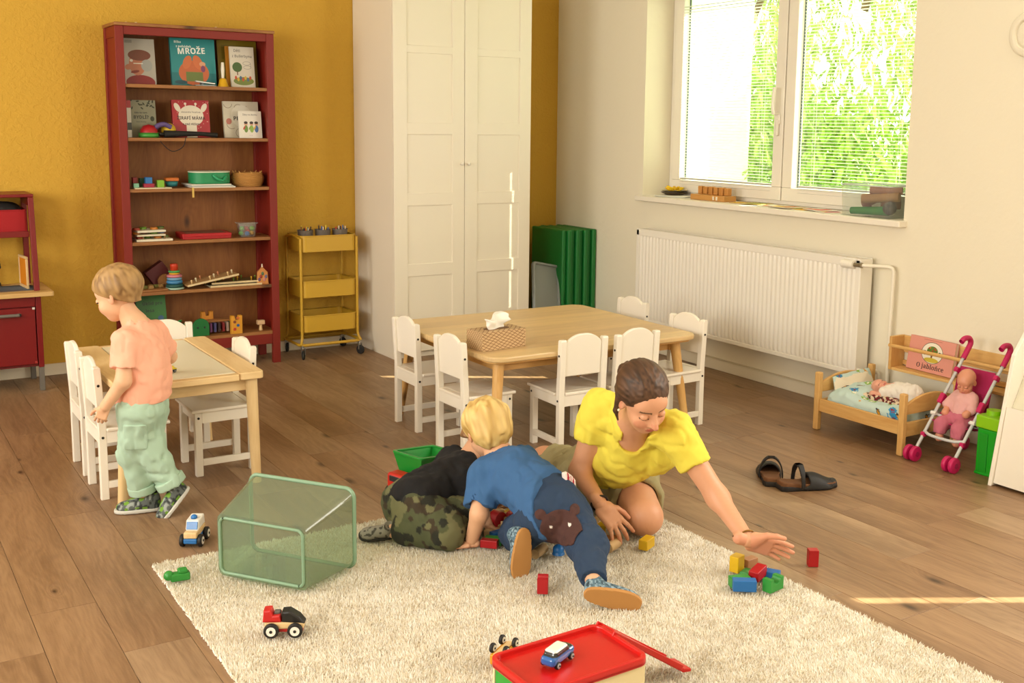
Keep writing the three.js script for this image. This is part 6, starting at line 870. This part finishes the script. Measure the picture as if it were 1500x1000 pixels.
// ---------- the garden outside the window ----------
{
  struct('ground_outside', [span(TH + .02, 16, -.62, -.6, -14, 14, 0)], mat(0x7d9a44, .95));
  const leafM = (hex) => new THREE.MeshPhysicalMaterial({ color: hex, roughness: .7, transmission: .35, thickness: 0 });
  const leaf = (L, W) => { const s = new THREE.Shape(); s.moveTo(0, 0); s.quadraticCurveTo(W, L * .4, 0, L); s.quadraticCurveTo(-W, L * .4, 0, 0); return new THREE.ShapeGeometry(s, 3); };
  const m4 = new THREE.Matrix4(), q = new THREE.Quaternion(), e = new THREE.Euler(), col = new THREE.Color();
  const foliage = (g, m, N, fn, cols, parent) => { const im = new THREE.InstancedMesh(g, m, N); im.name = 'foliage'; im.userData.kind = 'stuff'; for (let i = 0; i < N; i++) { const [p, r, s] = fn(i); e.set(...r); q.setFromEuler(e); m4.compose(V(p), q, new THREE.Vector3(s, s, s)); im.setMatrixAt(i, m4); im.setColorAt(i, col.set(cols[(rnd() * cols.length) | 0])); } im.castShadow = im.receiveShadow = true; parent.add(im); };
  { // weeping tree
    const t = thing('willow_tree', 'weeping tree with long hanging leaves outside the window', 'tree', [4.6, -.6, .2]);
    mesh('trunk', [tube([[0, 0, 0], [.1, 1.2, .05], [0, 2.6, 0], [.1, 4.4, .1]], .16, 20, 10)], mat(0x5d4a35, .9), t);
    for (let k = 0; k < 6; k++) mesh('branch', tube([[0, 3 + .2 * k, 0], [-.5 + .2 * k, 3.8, -1.4 + .5 * k], [-1.2 + .35 * k, 3.9, -2.6 + .95 * k], [-1.4 + .4 * k, 3.2, -3.1 + 1.1 * k]], .04, 16, 6), mat(0x6a543c, .9), t);
    const S = []; for (let i = 0; i < 170; i++) S.push([rr(-1.9, .9), rr(3.2, 4.3), rr(-4.2, 2.6), rr(.9, 2.5)]);
    foliage(leaf(.11, .028), leafM(0xffffff), 6500, () => { const s = S[(rnd() * S.length) | 0], u = rnd(); return [[s[0] + .1 * Math.sin(u * 6 + s[2]) + rr(-.05, .05), s[1] - u * s[3], s[2] + .1 * Math.cos(u * 5) + rr(-.05, .05)], [rr(2.3, 3.9), rr(0, 6.3), rr(-.5, .5)], rr(.8, 1.5)]; }, [0x8fa83c, 0xa4bb50, 0x7d9a36, 0xb4c868], t);
  }
  [[4.6, -1.7, 1.15, .95, 'tall light green bush below the hanging leaves outside the window'], [3.9, .9, .95, .8, 'round light green bush beside the white pillar outside'], [4.4, -3.2, 1.5, 1.2, 'large green bush far behind in the garden']].forEach(([x, z, r, h, lb], k) => {
    const b = thing('garden_bush', lb, 'bush', [x, -.6, z], 0, 'bushes outside the window');
    mesh('stems', [0, 1, 2, 3].map((i) => rod([0, 0, 0], [.5 * r * Math.cos(i * 1.7), 1.1, .5 * r * Math.sin(i * 1.7)], .03, .015, 6)), mat(0x5d4a30, .9), b);
    foliage(leaf(.11, .05), leafM(0xffffff), 5200, () => { const a = rr(0, 6.283), c = rr(-.4, 1), s = Math.sqrt(1 - c * c), R = r * (.72 + .28 * rnd()) * (1 + .18 * Math.sin(a * 3 + k)); return [[R * s * Math.cos(a), h + .3 + R * .95 * c, R * s * Math.sin(a)], [rr(-.9, .9), rr(0, 6.3), rr(-.9, .9)], rr(.7, 1.3)]; }, [0x9cc440, 0x88b032, 0xb0cc54, 0x78982a], b);
  });
  const pil = thing('garden_pillar', 'white rendered house wall end seen through the blinds', 'wall', [2.6, -.6, -1.25]); mesh('render', box(.5, 4.6, .5, 0, 2.3, 0, .01), mat(0xf4f0e6, .8), pil); mesh('plinth', box(.54, .3, .54, 0, .15, 0, .01), mat(0xb8b2a4, .9), pil);
}
renderer.render(scene, camera);
